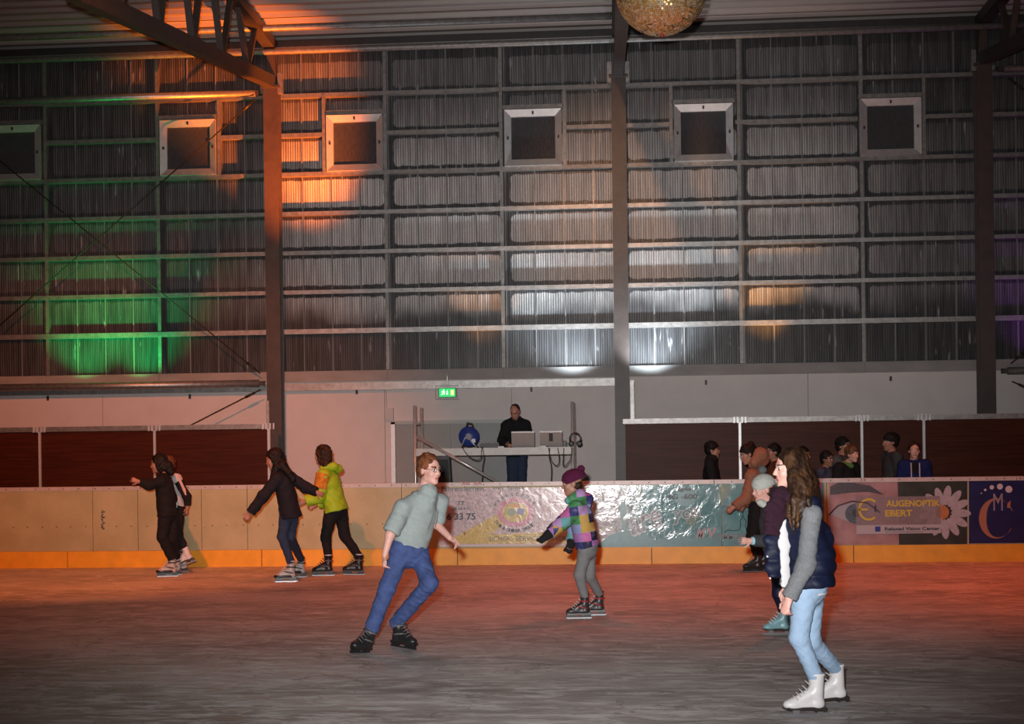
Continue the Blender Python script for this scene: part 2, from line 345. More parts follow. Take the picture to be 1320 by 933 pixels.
# eave beam, ledge strip, pipes, struts
o = build(MB().box((-18,YW-.32,8.76), (12.5,YW-.1,8.9)), 'eave_beam', dark_steel); tag(o, 'dark horizontal eave beam under the roof deck', 'beam')
o = build(MB().box((-18,YW-.485,8.70), (12.5,YW-.34,8.725)), 'cable_tray', galv); tag(o, 'thin galvanised tray above the long eave pipe', 'tray')
o = build(MB().tube([(-18,YW-.56,8.64), (-6,YW-.56,8.63), (.3,YW-.56,8.63), (12.5,YW-.56,8.66)], .055, 10), 'pipe', galv_dull, None, True); tag(o, 'long pipe under the eave along the whole wall', 'pipe')
o = build(MB().tube([(-18,YW-1.3,8.80), (.2,YW-1.3,8.80)], .055, 10), 'pipe', galv_dull, None, True); tag(o, 'pipe hung under the roof deck left of the mirror ball', 'pipe')
for nm, a, b, r, lab in (('bracing_strut', (-11.9,YC-.02,7.97), (-6.05,YC-.02,7.97), .06, 'thick galvanised strut at the top of the left braced bay'),
                     ('bracing_strut', (-11.9,YC-.02,2.93), (-6.05,YC-.02,2.93), .065, 'thick galvanised strut at the foot of the left braced bay'),
                     ('bracing_strut', (6.65,YC-.02,7.97), (12.3,YC-.02,7.97), .06, 'galvanised strut at the top right corner beyond the right column'),
                     ('bracing_strut', (6.65,YC-.02,2.93), (12.3,YC-.02,2.93), .065, 'galvanised strut low at the right edge beyond the right column')):
    o = thing(nm, a, lab, 'strut'); va, vb = Vector(a), Vector(b)
    build(MB().tube([a, b], r, 12), 'tube', galv, o, True)
    for p, s in ((va, 1), (vb, -1)):
        build(MB().box((p.x-.1*(s>0)-.02*(s<0),p.y-.03,p.z-.04), (p.x+.02*(s>0)+.1*(s<0),p.y+.03,p.z+.04)), 'end_fork', dark_steel, o)
rod_m = mat('rod_steel', (.05,.045,.04), .5, .4)
for a, b, lab in (((-6.02,YC-.1,7.85), (-11.75,YC-.1,3.1), 'thin tension rod falling to the left across the green-lit bay'),
                  ((-6.02,YC-.04,3.1), (-11.75,YC-.04,7.85), 'thin tension rod rising to the left across the green-lit bay'),
                  ((-6.0,YC-.1,2.82), (-11.6,YC-.1,.12), 'short tension rod at the foot of the left column'),
                  ((6.7,YC-.1,7.8), (12.3,YC-.1,3.1), 'tension rod starting at the top of the right column'),
                  ((6.7,YC-.04,3.05), (12.3,YC-.04,7.8), 'tension rod starting low on the right column and rising right'),
                  ((6.7,YC-.1,2.75), (12.2,YC-.1,.12), 'short tension rod at the foot of the right column')):
    o = thing('tension_rod', a, lab, 'rod'); va, vb = Vector(a), Vector(b); d = (vb-va).normalized()
    build(MB().tube([a, b], .012, 6), 'rod', rod_m, o, True); build(MB().tube([va+d*.12, va+d*.3], .024, 8), 'turnbuckle', rod_m, o, True)
# ================================================================ PLYWOOD HOARDINGS
n = NT('brown_plywood', .45)
g1 = n.noise(5, 5, (.35,1,6)); g2 = n.noise(30, 3, (.2,1,5)); 
n.color(n.mix(n.ma('MULTIPLY', n.rng(g2, .5, .75), .35), n.mix(n.rng(g1, .3, .7), (.050,.011,.005), (.078,.018,.008)), (.09,.028,.016))); n.b.inputs['Specular IOR Level'].default_value = .15
ply = n.m; YH = 21.9
def hoarding(xs, ztop, lab, ends):
    h = thing('plywood_hoarding', (xs[0], YH, 0), lab, 'hoarding')
    for a, b in zip(xs[:-1], xs[1:]):
        build(MB().box((a+.02,YH,.05), (b-.02,YH+.021,ztop-.02)), 'plywood_panel', ply, h)
    for k, x in enumerate(xs):
        if k in (0, len(xs)-1) and not ends[0 if k == 0 else 1]: continue
        build(MB().box((x-.02,YH-.025,0), (x+.02,YH+.03,ztop)), 'post', alu, h)
        for dx in (-.09, -.035, .035, .09):
            build(MB().box((x+dx-.012,YH-.05,ztop-.03), (x+dx+.012,YH-.03,ztop+.07)), 'clip', alu, h)
    build(MB().box((xs[0]-.02,YH-.03,ztop-.02), (xs[-1]+.02,YH+.03,ztop+.06)), 'top_rail', galv, h)
    return h
xs = [U(p, 590, YH).x for p in (52, 200, 347)]; st = xs[2]-xs[1]
xs = [xs[0]-2*st, xs[0]-st]+xs
zt_ = U(200,553,YH).z
h1 = hoarding(xs, zt_, 'dark brown plywood hoarding left of the pinkish wall', (0, 1))
x = U(345,530,YH).x; build(MB().box((x-.025,YH-.02,zt_), (x+.025,YH+.03,zt_+.44)), 'upright', galv, h1)
xs = [U(p, 590, YH).x for p in (805, 954, 1111, 1191)]; xs += [xs[-1]+1.85, xs[-1]+3.7]
zt2 = U(1000,542,YH).z
h2 = hoarding(xs, zt2, 'dark brown plywood hoarding on the right behind the onlookers', (0, 0))
x = U(815,515,YH).x; build(MB().box((x-.03,YH-.02,zt2), (x+.03,YH+.03,zt2+.68)), 'upright', galv, h2)
# ================================================================ RINK BOARDS
BT = 1.225
boards = thing('rink_boards', (0, YB, 0), 'long rink boards with yellow kick plate around the ice', 'rink boards')
n = NT('board_plastic', .5)
bl = n.noise(2.2, 5, (1,1,1), (1,0,3)); sc_ = n.noise(60, 3)
n.color(n.mix(n.ma('MULTIPLY', n.rng(sc_, .64, .74), .5), n.mix(n.rng(bl, .3, .7), (.40,.37,.20), (.49,.45,.26)), (.8,.74,.6))); n.bump(n.noise(20, 3), .08, .01)
board_m = n.m
yel = mat('kick_plate_yellow', (.83,.40,.03), .45, 0, .12, 5, .06, 30); capm = mat('cap_rail_grey', (.55,.5,.48), .4, .1, .12, 10)
core = build(MB().box((-14.5,YB+.012,0), (10,YB+.10,BT-.06)), 'board_core', mat('board_core', (.05,.045,.04), .8), boards)
bx = [-14.5,-12.1]+[U(p, 660, YB).x for p in (-95,120,178,260,319,518,735,805,930,1066,1250)]+[7.6,10]
for a, b in zip(bx[:-1], bx[1:]): build(MB().box((a+.004,YB-.012,.25), (b-.004,YB+.014,BT-.06)), 'board_panel', board_m, boards)
kx = [-14.5,-11.2]+[U(p, 715, YB).x for p in (88,338,590,840,1100)]; kx += [kx[-1]+2.93, kx[-1]+4.1]
for a, b in zip(kx[:-1], kx[1:]): build(MB().box((a+.006,YB-.03,.0), (b-.006,YB+.014,.248)), 'kick_plate', yel, boards)
cx2 = [-14.5,-11.7]+[U(p, 620, YB).x for p in (120,319,518,735,920,1110,1310)]+[8.2,10]
for a, b in zip(cx2[:-1], cx2[1:]): build(MB().box((a+.003,YB-.02,BT-.06), (b-.003,YB+.11,BT)), 'cap_rail', capm, boards)
mb = MB(); x = -11.
while x < 8:
    mb.lathe([(.009,0), (.009,.004)], 6, 'Y', (x,YB-.024,BT-.03)); 
    if x < U(540,600,YB).x: mb.lathe([(.009,0), (.009,.004)], 6, 'Y', (x+.1,YB-.016,.62))
    x += .215+.05*random.random()
o = build(mb, 'screw', mat('screw_dark', (.06,.05,.05), .5, .5), boards); o['kind'] = 'stuff'
# ================================================================ ADVERTS ON THE BOARDS
YA = YB-.013
def flat(px_pts, d, th=.0015, Y=None):
    """outline given in photo pixels on the plane of the boards, d = height above the board face"""
    Y0 = (YA if Y is None else Y)-d
    return MB().slab([U(p[0], p[1], Y0) for p in px_pts], (0, th, 0))
def ell(cx, cy, rx, ry, n=20, rot=0.):
    c, s = math.cos(rot), math.sin(rot)
    return [(cx+rx*math.cos(t)*c-ry*math.sin(t)*s, cy+rx*math.cos(t)*s+ry*math.sin(t)*c) for t in [2*math.pi*k/n for k in range(n)]]
def ring(cx, cy, r0, r1, a0, a1, n=20, sy=1.):
    A = [math.radians(a0+(a1-a0)*k/n) for k in range(n+1)]
    return A, [(cx+r1*math.cos(t), cy+r1*math.sin(t)*sy) for t in A], [(cx+r0*math.cos(t), cy+r0*math.sin(t)*sy) for t in A]
def arc_mb(cx, cy, r0, r1, a0, a1, d, n=20, sy=1.):
    A, o, i = ring(cx, cy, r0, r1, a0, a1, n, sy); mb = MB()
    for k in range(n): mb.add(flat([o[k], o[k+1], i[k+1], i[k]], d).v, [(0,1,2,3)])
    # keep it a real thin piece
    out = MB()
    pts_o = [U(p[0], p[1], YA-d) for p in o]; pts_i = [U(p[0], p[1], YA-d) for p in i]
    V = pts_o+pts_i; m = len(pts_o); V2 = [v+Vector((0,.0015,0)) for v in V]
    fs = [(k, k+1, m+k+1, m+k) for k in range(m-1)]
    out.add(V+V2, fs+[tuple(2*m+q for q in f)[::-1] for f in fs]+[(k, 2*m+k, 2*m+k+1, k+1) for k in range(m-1)]+[(m+k, m+k+1, 3*m+k+1, 3*m+k) for k in range(m-1)]); return out
def text_mb(txt, cx, cy, wpx, d, bold=0., hpx=None, Y=None, rot=0., shear=0., outline=0.):
    cu = bpy.data.curves.new('t', 'FONT'); cu.body = txt; cu.size = 1; cu.align_x = 'CENTER'; cu.align_y = 'CENTER'; cu.extrude = .002; cu.offset = bold; cu.resolution_u = 3; cu.shear = shear
    if outline: cu.fill_mode = 'NONE'; cu.extrude = 0; cu.bevel_depth = outline; cu.bevel_resolution = 0
    ob = bpy.data.objects.new('t', cu); COL.objects.link(ob); bpy.context.view_layer.update()
    me = bpy.data.meshes.new_from_object(ob); bpy.data.objects.remove(ob)
    Y0 = (YA if Y is None else Y)-d
    V = np.array([v.co[:] for v in me.vertices]); lo, hi = V.min(0), V.max(0)
    wm = abs(U(cx+wpx/2, cy, Y0).x-U(cx-wpx/2, cy, Y0).x); sx = wm/(hi[0]-lo[0])
    sy = sx if hpx is None else abs(U(cx, cy-hpx/2, Y0).z-U(cx, cy+hpx/2, Y0).z)/(hi[1]-lo[1])
    mid = (lo+hi)/2; c = U(cx, cy, Y0); mb = MB(); cr, sr = math.cos(rot), math.sin(rot)
    vs = []
    for v in V:
        a, b = (v[0]-mid[0])*sx, (v[1]-mid[1])*sy
        vs.append((c.x+a*cr-b*sr, c.y-.0015*(1 if v[2] > 0 else 0), c.z+a*sr+b*cr))
    mb.add(vs, [tuple(p.vertices) for p in me.polygons]); bpy.data.meshes.remove(me); return mb
def advert(label, x0, x1, y0, y1, m):
    o = thing('advert_banner', U((x0+x1)/2, (y0+y1)/2, YA-.002), label, 'advert')
    build(flat([(x0,y0+(x0-660)*-.012),(x1,y0+(x1-660)*-.012),(x1,y1+(x1-660)*-.0095),(x0,y1+(x0-660)*-.0095)], .003, .003), 'banner_sheet', m, o)
    return o
def crumple(name, colour_fn, rough=.16, bstr=.5, sc=14):
    n = NT(name, rough); n.color(colour_fn(n)); wv = n.t.nodes.new('ShaderNodeTexNoise'); wv.inputs['Scale'].default_value = sc*.55; wv.inputs['Detail'].default_value = 6; wv.inputs['Distortion'].default_value = 2.2; n.t.links.new(n.pos, wv.inputs[0]); n.bump(wv.outputs[0], bstr*1.05, .03)
    n.b.inputs['Specular IOR Level'].default_value = .6; return n.m
ink = mat('ink_black', (.03,.03,.04), .4); inkg = mat('ink_grey', (.12,.12,.14), .4)
# --- driving school advert
m_fs = crumple('foil_silver', lambda n: n.mix(n.rng(n.noise(25,4), .3, .7), (.42,.40,.43), (.66,.63,.66)), .2, .10, 11)
m_fy = crumple('foil_yellow', lambda n: n.mix(n.rng(n.noise(25,4), .3, .7), (.50,.44,.12), (.66,.58,.22)), .22, .10, 11)
pinkm = crumple('foil_pink', lambda n: n.mix(n.rng(n.noise(30,4), .3, .7), (.50,.22,.32), (.62,.36,.44)), .22, .10, 11)
ad = advert('silver driving school advert with phone number and round emblem', 565, 735, 628.5, 702, m_fs)
build(flat([(587,692),(640,663),(650,676),(632,689),(734,684),(734,700),(580,701)], .0055), 'yellow_field', m_fy, ad)
build(flat([(566,702.2),(735,700.6),(735,703),(566,704.6)], .0055), 'lower_border', mat('border_white', (.6,.58,.58), .4), ad)
for t, x, y, w, b, h, m in (('Fahren', 582, 629.8, 26, .01, 6, inkg), ('lernen', 611, 629.4, 25, .01, 6, inkg), ('mit Spass', 656, 629, 40, .0, 6, inkg), ('T', 591.6, 648.5, 4.2, .04, 5, ink), ('T', 596.4, 648.5, 4.2, .04, 5, ink), ('(0 36 61)', 594.5, 655.8, 21, .02, 5, ink), ('6 33 75', 594.5, 665.5, 37, .03, 9, ink),
                            ('SICHER - SERVICE - ZUVERL', 682, 694, 104, .0, 6, inkg), ('P', 599.5, 688, 3, .05, 5, mat('ink_rust', (.3,.12,.05), .5))):
    build(text_mb(t, x, y, w, .006, b, h), 'lettering', m, ad)
em = build(arc_mb(664.5, 660, 17, 24, 0, 360, .0058, 32, .78), 'emblem_ring', pinkm, ad)
build(flat(ell(664.5,660,17,12.5,24), .0058), 'emblem_disc', m_fy, em); 
build(flat(ell(659,660,6,5,16), .0075), 'emblem_figure', mat('emblem_green', (.25,.36,.22), .3), em); build(flat(ell(671,659,5,4.5,16), .0075), 'emblem_figure', mat('emblem_blue', (.22,.27,.5), .3), em)
build(flat(ell(664,652,8,2.2,16), .0075), 'emblem_figure', mat('emblem_orange', (.6,.35,.1), .3), em)
def arc_text(txt, cx, cy, rx, ry, a0, a1, size, m, parent):
    mb = MB()
    for k, ch in enumerate(txt):
        if ch == ' ': continue
        t = math.radians(a0+(a1-a0)*k/(len(txt)-1)); x, y = cx+rx*math.cos(t), cy+ry*math.sin(t)
        tx, ty = -rx*math.sin(t), ry*math.cos(t); sg = 1 if a1 > a0 else -1
        q = text_mb(ch, x, y, size*.75, .006, .02, size, None, math.atan2(-ty*sg, tx*sg)); mb.add(q.v, q.f)
    build(mb, 'lettering', m, parent)['kind'] = 'stuff'
arc_text('TAXI & DRIVER Center', 664.5, 660, 29, 24, 150, 40, 4.2, ink, ad); arc_text('FAHRSCHULE', 664.5, 660, 28, 23, 205, 330, 4.2, inkg, ad)
o = build(text_mb('AIS  ISA', 608, 622.8, 26, .024, .02, 4), 'sticker', mat('sticker_red', (.4,.03,.04), .4), ad)
# --- teal advert
def tealcol(n):
    c = n.mix(n.rng(n.noise(1.6,4,(1,1,1.4)), .3, .7), (.08,.28,.31), (.19,.42,.45))
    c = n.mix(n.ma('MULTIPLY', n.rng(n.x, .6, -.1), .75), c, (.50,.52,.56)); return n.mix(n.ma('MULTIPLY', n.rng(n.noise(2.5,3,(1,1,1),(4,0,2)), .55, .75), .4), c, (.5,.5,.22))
m_teal = crumple('foil_teal', tealcol, .13, .16, 9)
m_mtn = mat('print_dark_teal', (.045,.20,.22), .3, 0, .15, 20); m_out = mat('print_outline', (.36,.42,.46), .3)
ad = advert('crumpled teal mountain advert with handwriting, beside the silver one', 737, 930, 627, 708.5, m_teal)
build(flat([(770,703),(785,690),(800,685),(808,684),(826,688),(842,696),(868,694),(878,689),(888,694),(905,692),(930,696),(930,704),(770,706)], .0055), 'mountain', m_mtn, ad)
build(flat(ell(884,640,14,12,20), .0055), 'dark_dot', m_mtn, ad)
build(flat([(800,648),(806,645),(808,662),(803,668),(806,676),(808,684),(801,684),(802,672),(799,664)], .0055), 'climber', m_mtn, ad)
build(text_mb('are', 832, 674, 44, .0057, .0, 24, None, .35, .3, .03), 'lettering', m_out, ad); build(text_mb('you', 885, 665, 40, .0057, .03, 18, None, .16, .2, .03), 'lettering', m_out, ad)
build(text_mb('- 4G -600', 876, 640, 46, .0075, .03, 7), 'lettering', ink, ad); build(text_mb('Igle', 882, 631, 18, .0075, .03, 6, None, 0, .3), 'lettering', ink, ad)
build(text_mb('M', 903.5, 687.3, 13, .0075, .05, 13, None, .05, .3), 'lettering', mat('print_mauve', (.34,.24,.27), .4), ad); build(text_mb('V', 919, 686.5, 12, .0075, .05, 13, None, .05, .3), 'lettering', mat('print_mauve', (.34,.24,.27)), ad)
ad = advert('teal advert with a church outline behind the woman in the tan coat', 931, 1062, 626, 708, m_teal)
build(flat([(931,697.5),(960,695),(990,697),(1062,694),(1062,703.5),(931,704.8)], .0055), 'mountain', m_mtn, ad)
build(text_mb('ready', 950, 654, 42, .0057, .02, 16, None, .1, .2, .02), 'lettering', mat('print_outline_dark', (.06,.15,.22), .3), ad)
build(text_mb('COMMUNITY', 945, 691.5, 52, .0075, .03, 8), 'lettering', mat('print_grey', (.14,.15,.16), .4), ad)
mb = MB(); P = [(934,686),(938,683),(946,684),(953,683),(955,676),(954,671),(957,667),(957.5,661),(958.5,667),(962,671),(961,677),(962,684),(966,684)]
mb.tube([U(x, y, YA-.006) for x, y in P], .005, 5); build(mb, 'church_outline', ink, ad)
build(flat([(1051,618),(1060,618),(1056,640),(1050,640)], .006), 'red_patch', mat('print_red', (.5,.05,.09), .4), ad); build(flat([(1060,618),(1062,618),(1062,690),(1058,660),(1056,640)], .006), 'blue_patch', mat('print_blue', (.08,.25,.42), .4), ad)
# --- optician advert
n = NT('print_skin', .3); n.color(n.mix(n.rng(n.noise(4,5), .3, .7), (.30,.17,.18), (.44,.29,.30)))
ad = advert('optician advert with a large eye and a white daisy', 1068, 1247, 625, 706, n.m); skin_ad = n.m
build(flat([(1157,619.2),(1247,618),(1247,701),(1159,702)], .005), 'dark_field', mat('print_dark_green', (.035,.042,.036), .3, 0, .4, 5), ad)
build(flat([(1070,627),(1080,622),(1100,622),(1122,626),(1140,638),(1120,634),(1095,635),(1070,638)], .005), 'eyebrow', mat('print_brow', (.06,.05,.06), .4, 0, .5, 30), ad)
build(flat([(1070,662),(1082,652),(1098,648),(1116,650),(1130,660),(1115,674),(1098,674),(1082,668)], .005), 'eye_white', mat('print_eye', (.36,.36,.40), .3), ad)
mb = MB().tube([U(x, y, YA-.006) for x, y in [(1068,664),(1080,652),(1098,646),(1118,648),(1134,660)]], .011, 5); build(mb, 'eyelid', mat('print_lid', (.07,.05,.06), .4), ad)
ir = build(flat(ell(1103,662,13.5,13), .0065), 'iris', mat('print_iris', (.10,.14,.18), .25, 0, .3, 40), ad); build(flat(ell(1104,661,5.5,5.5), .008), 'pupil', ink, ir)
petal = mat('print_petal', (.42,.40,.45), .35, 0, .15, 20)
for k in range(13):
    t = math.radians(-80+k*360/13); L = 22 if k < 7 else 20
    build(flat(ell(1217+L*math.cos(t), 660+L*1.0*math.sin(t), 13, 5.2, 14, t), .0064+.0001*k, .001), 'petal', petal, ad)
build(flat(ell(1215,660,8.5,9), .008), 'flower_centre', mat('print_orange', (.46,.18,.05), .5, 0, .3, 60), ad)
pl = build(flat([(1103,640.5),(1212,639.2),(1213,687),(1104,688.2)], .0095), 'sign_plate', mat('print_plate', (.40,.34,.36), .3, 0, .1, 15, alpha=.45), ad)
build(flat([(1104,677),(1213,675.8),(1213,687),(1104,688.2)], .011), 'plate_strip', mat('print_strip', (.46,.44,.47), .3), pl)
gold = mat('print_gold', (.62,.46,.05), .35)
build(arc_mb(1120,656.5,11,13.8,50,312,.012,24,1.05), 'emblem_arc', gold, ad); build(flat([(1107,655.6),(1119,655.2),(1119,657.6),(1107,658)], .012), 'emblem_bar', gold, ad); build(flat(ell(1128.5,655.5,1.3,5.2,12), .012), 'emblem_pupil', mat('print_navy_ink', (.03,.03,.12), .3), ad)
for t, x, y, w, b, h, m in (('AUGENOPTIK', 1177, 648.6, 70, .035, 8.4, gold), ('EBERT', 1158.5, 661.3, 35, .035, 8.4, gold), ('Relaxed Vision Center', 1176, 681.2, 71, .03, 4.4, ink), ('Die sichere Brillenglas-Beratung', 1166, 685.6, 48, .0, 1.8, ink)):
    build(text_mb(t, x, y, w, .0125, b, h), 'lettering', m, ad)
build(flat([(1128,678.5),(1135,678.4),(1135,685),(1128,685.1)], .0125), 'blue_square', mat('print_blue_logo', (.03,.05,.3), .3), ad)
# --- navy advert
ad = advert('navy blue advert with a bronze letter C and white bubbles', 1249, 1420, 624, 706, mat('print_navy', (.016,.02,.10), .3, 0, .2, 6))
br = mat('print_bronze', (.40,.18,.11), .35)
A = [math.radians(a) for a in np.linspace(32, 338, 30)]
o_ = [(1284+22*math.cos(t), 668+26*math.sin(t)) for t in A]; i_ = [(1286.5+ (20.5-5.5*math.sin((t-A[0])/(A[-1]-A[0])*math.pi)**2)*math.cos(t), 668+(24.5)*math.sin(t)) for t in A]
mb = MB(); V = [U(p[0], p[1], YA-.006) for p in o_+i_]; m_ = len(o_); mb.add(V, [(k, k+1, m_+k+1, m_+k) for k in range(m_-1)]); mb.add([v+Vector((0,.0015,0)) for v in V], [(k, m_+k, m_+k+1, k+1) for k in range(m_-1)])
build(mb, 'letter_c', br, ad)
build(flat([(1299,648),(1303,645),(1302,655),(1298,654)], .007), 'letter_serif', br, ad)
build(text_mb('M', 1286.5, 647, 12, .0075, .0, 22), 'lettering', mat('print_silver', (.3,.26,.32), .4), ad)
for x, y, r in ((1265,635.6,.9),(1270,631.4,1.6),(1278.5,628,2.8),(1289,627,3.8),(1300.5,630.5,4.5)): build(flat(ell(x,y,r,r,16), .006), 'bubble', mat('print_white', (.62,.62,.66), .3), ad)
# scribble on the plain boards
mb = MB()
for q in range(7):
    y = 658+q*3.6; mb.tube([U(131+1.5*math.sin(q*2), y, YA-.003), U(134+1.5*math.cos(q*3), y+1.5, YA-.003), U(130.5+q*.3, y+2.6, YA-.003)], .007, 5)
o = build(mb, 'graffiti_scribble', ink, boards)
# ================================================================ SCAFFOLD STAND OF THE DJ
YS = 21.15; tube_m = mat('scaffold_tube', (.62,.61,.6), .3, .45, .1, 20, .05, 40)
x0, x1 = U(535,570,YS).x, U(738,560,YS).x
zp = U(640,577,YS).z
sc = thing('scaffold_stand', ((x0+x1)/2, YS, 0), 'aluminium scaffold stand with a plank carrying the DJ equipment', 'scaffold')
dY = .75
for px, ytop, yy in ((x0, 522.5, YS), (x0+.005, 525.5, YS+dY), (x1, 517.5, YS), (x1+.005, 519, YS+dY)):
    zt_u = U(535 if px < 0 and px < x0+.2 else 738, ytop, yy).z
    build(MB().tube([(px,yy,0), (px,yy,zt_u)], .025, 10), 'upright', tube_m, sc, True)
for xx in (x0, x1):
    for z in (.45, .68, 2.14 if xx == x0 else 1.62): build(MB().tube([(xx,YS,z), (xx,YS+dY,z)], .02, 8), 'rung', tube_m, sc, True)
for yy in (YS, YS+dY): build(MB().box((x0+.02,yy-.03,zp-.115), (x1-.02,yy+.03,zp)), 'ledger', mat('ledger_alu', (.42,.40,.38), .5, .3, .12, 12), sc)
build(MB().box((x0+.03,YS+.03,zp-.05), (x1-.03,YS+dY-.03,zp-.005)), 'plank', mat('plank_wood', (.16,.12,.09), .7, 0, .2, 8), sc)
build(MB().tube([U(537,563,YS-.05), U(655,629,YS-.05)], .026, 10), 'diagonal_brace', tube_m, sc, True)
build(MB().box((x0,YS+.9,.66), (x1,YS+1.75,.70)), 'standing_deck', mat('plank_wood', (.16,.12,.09)), sc)
for xx in (x0+.05, x1-.05):
    for yy in (YS+.95, YS+1.7): build(MB().tube([(xx,yy,0), (xx,yy,.66)], .025, 8), 'deck_leg', tube_m, sc, True)
    build(MB().tube([(xx,YS+dY,.62), (xx,YS+1.7,.62)], .02, 8), 'rung', tube_m, sc, True)
blk = mat('black_plastic', (.02,.02,.021), .45); grey_lap = mat('laptop_silver', (.36,.33,.31), .35, .4)
# cable reel
c = U(604.5,564,YS+.25); c.z = zp+.185
r = thing('cable_reel', (c.x, c.y, zp), 'blue cable reel on a wire stand standing on the scaffold plank', 'cable reel')
blue = mat('reel_blue', (.02,.045,.22), .35)
build(MB().lathe([(.155,-.07), (.16,-.06), (.16,-.05), (.07,-.045), (.07,.045), (.16,.05), (.16,.06), (.155,.07)], 28, 'Y', c), 'drum', blue, r, True)
build(MB().lathe([(.118,-.04), (.12,0), (.118,.04)], 24, 'Y', c), 'wound_cable', blk, r, True)
build(MB().lathe([(.05,-.085), (.055,-.072), (.045,-.07)], 16, 'Y', c), 'hub', mat('reel_hub', (.3,.32,.4), .4), r, True)
build(MB().box((c.x+.05,c.y-.09,c.z-.1), (c.x+.11,c.y-.07,c.z-.04)), 'socket', mat('socket_white', (.6,.6,.6), .4), r)
build(MB().tube([(c.x-.12,c.y-.1,zp+.012), (c.x-.05,c.y-.1,c.z-.02), (c.x,c.y-.09,c.z), (c.x+.06,c.y-.1,c.z-.1), (c.x+.14,c.y-.1,zp+.012)], .01, 6), 'wire_stand', tube_m, r, True)
build(MB().tube([(c.x-.12,c.y+.1,zp+.012), (c.x,c.y+.09,c.z), (c.x+.14,c.y+.1,zp+.012), (c.x+.14,c.y-.1,zp+.012)], .01, 6), 'wire_stand', blk, r, True)
build(MB().tube([(c.x-.03,c.y-.05,c.z+.15), (c.x-.02,c.y-.05,c.z+.215), (c.x+.06,c.y-.05,c.z+.2), (c.x+.07,c.y-.05,c.z+.14)], .014, 8), 'handle', blk, r, True)
# mixer
c = U(632,577,YS+.2); mx = thing('mixing_desk', (c.x, YS+.2, zp), 'small black mixing desk with knobs between cable reel and laptop', 'mixer')
build(MB().slab([(c.x-.15,YS+.06,zp), (c.x-.15,YS+.36,zp), (c.x-.15,YS+.36,zp+.04), (c.x-.15,YS+.06,zp+.065)], (.30,0,0)), 'case', blk, mx)
for a in range(6):
    for b in range(2): build(MB().lathe([(.012,0), (.012,.02), (.008,.024)], 8, 'Z', (c.x-.125+a*.05,YS+.1+b*.1,zp+.062-b*.008)), 'knob', mat('knob_grey', (.25,.25,.25), .4), mx)
# laptops, lids seen from behind
for (px, lab, strip, w, hh) in ((674.5, 'open grey laptop right in front of the DJ', 0, .36, .235), (710.5, 'grey laptop with a black stripe on its lid beside the scaffold post', 1, .35, .235)):
    c = U(px, 577, YS+.12); l = thing('laptop', (c.x, YS+.12, zp), lab, 'laptop', 'laptops on the plank')
    build(MB().box((c.x-w/2,YS+.13,zp), (c.x+w/2,YS+.37,zp+.02)), 'keyboard_base', blk, l)
    lid = build(MB().slab([(c.x-w/2,YS+.12,zp+.012), (c.x+w/2,YS+.12,zp+.012), (c.x+w/2,YS+.06,zp+.012+hh), (c.x-w/2,YS+.06,zp+.012+hh)], (0,.014,.003)), 'lid', grey_lap, l)
    build(MB().slab([(c.x-w/2,YS+.06,zp+hh-.005), (c.x+w/2,YS+.06,zp+hh-.005), (c.x+w/2,YS+.057,zp+hh+.014), (c.x-w/2,YS+.057,zp+hh+.014)], (0,.016,.003)), 'lid_edge', mat('lid_edge', (.62,.61,.6), .3, .4), l)
    if strip: build(MB().slab([(c.x-.03,YS+.083,zp+.09), (c.x+.03,YS+.083,zp+.09), (c.x+.03,YS+.053,zp+.215), (c.x-.03,YS+.053,zp+.215)], (0,.008,.002)), 'stripe', blk, l)
# small box, adaptors, headphones
c = U(728,575,YS+.15); s_ = thing('small_speaker', (c.x, c.y, zp), 'tiny black box next to the striped laptop', 'speaker')
build(MB().box((c.x-.03,c.y-.03,zp), (c.x+.03,c.y+.03,zp+.1)), 'case', blk, s_); build(MB().lathe([(.02,0), (.022,-.004), (.01,-.006)], 12, 'Y', (c.x,c.y-.03,zp+.065)), 'cone', inkg, s_)
for k, px in enumerate((646, 700)):
    c = U(px, 577, YS+.02); o = thing('power_adaptor', (c.x, c.y, zp), ('white power adaptor beside the mixing desk', 'white plug beside the striped laptop')[k], 'adaptor')
    build(MB().box((c.x-.045,c.y-.02,zp), (c.x+.045,c.y+.025,zp+.022)), 'case', mat('socket_white', (.6,.6,.6)), o); build(MB().tube([(c.x+.04,c.y,zp+.012), (c.x+.07,c.y+.02,zp+.008), (c.x+.1,c.y+.05,zp+.006)], .005, 6), 'lead', blk, o)
c = U(741.5,567,YS-.04); hp = thing('headphones', (c.x, c.y, c.z), 'black headphones hanging on the right scaffold post', 'headphones')
ri = [(c.x+.085*math.cos(t), c.y, c.z+.01+.1*math.sin(t)) for t in [math.pi*k/12 for k in range(-1, 14)]]
build(MB().tube(ri, .012, 8), 'headband', blk, hp, True)
for s in (-1, 1): build(MB().lathe([(.03,-.03), (.045,-.025), (.045,.025), (.03,.03)], 14, 'Y', (c.x+s*.062,c.y,c.z-.055)), 'ear_cup', blk, hp, True)
build(MB().tube([(c.x,c.y+.005,c.z+.11), (c.x-.03,c.y+.04,c.z+.1)], .008, 6), 'hook', tube_m, hp)
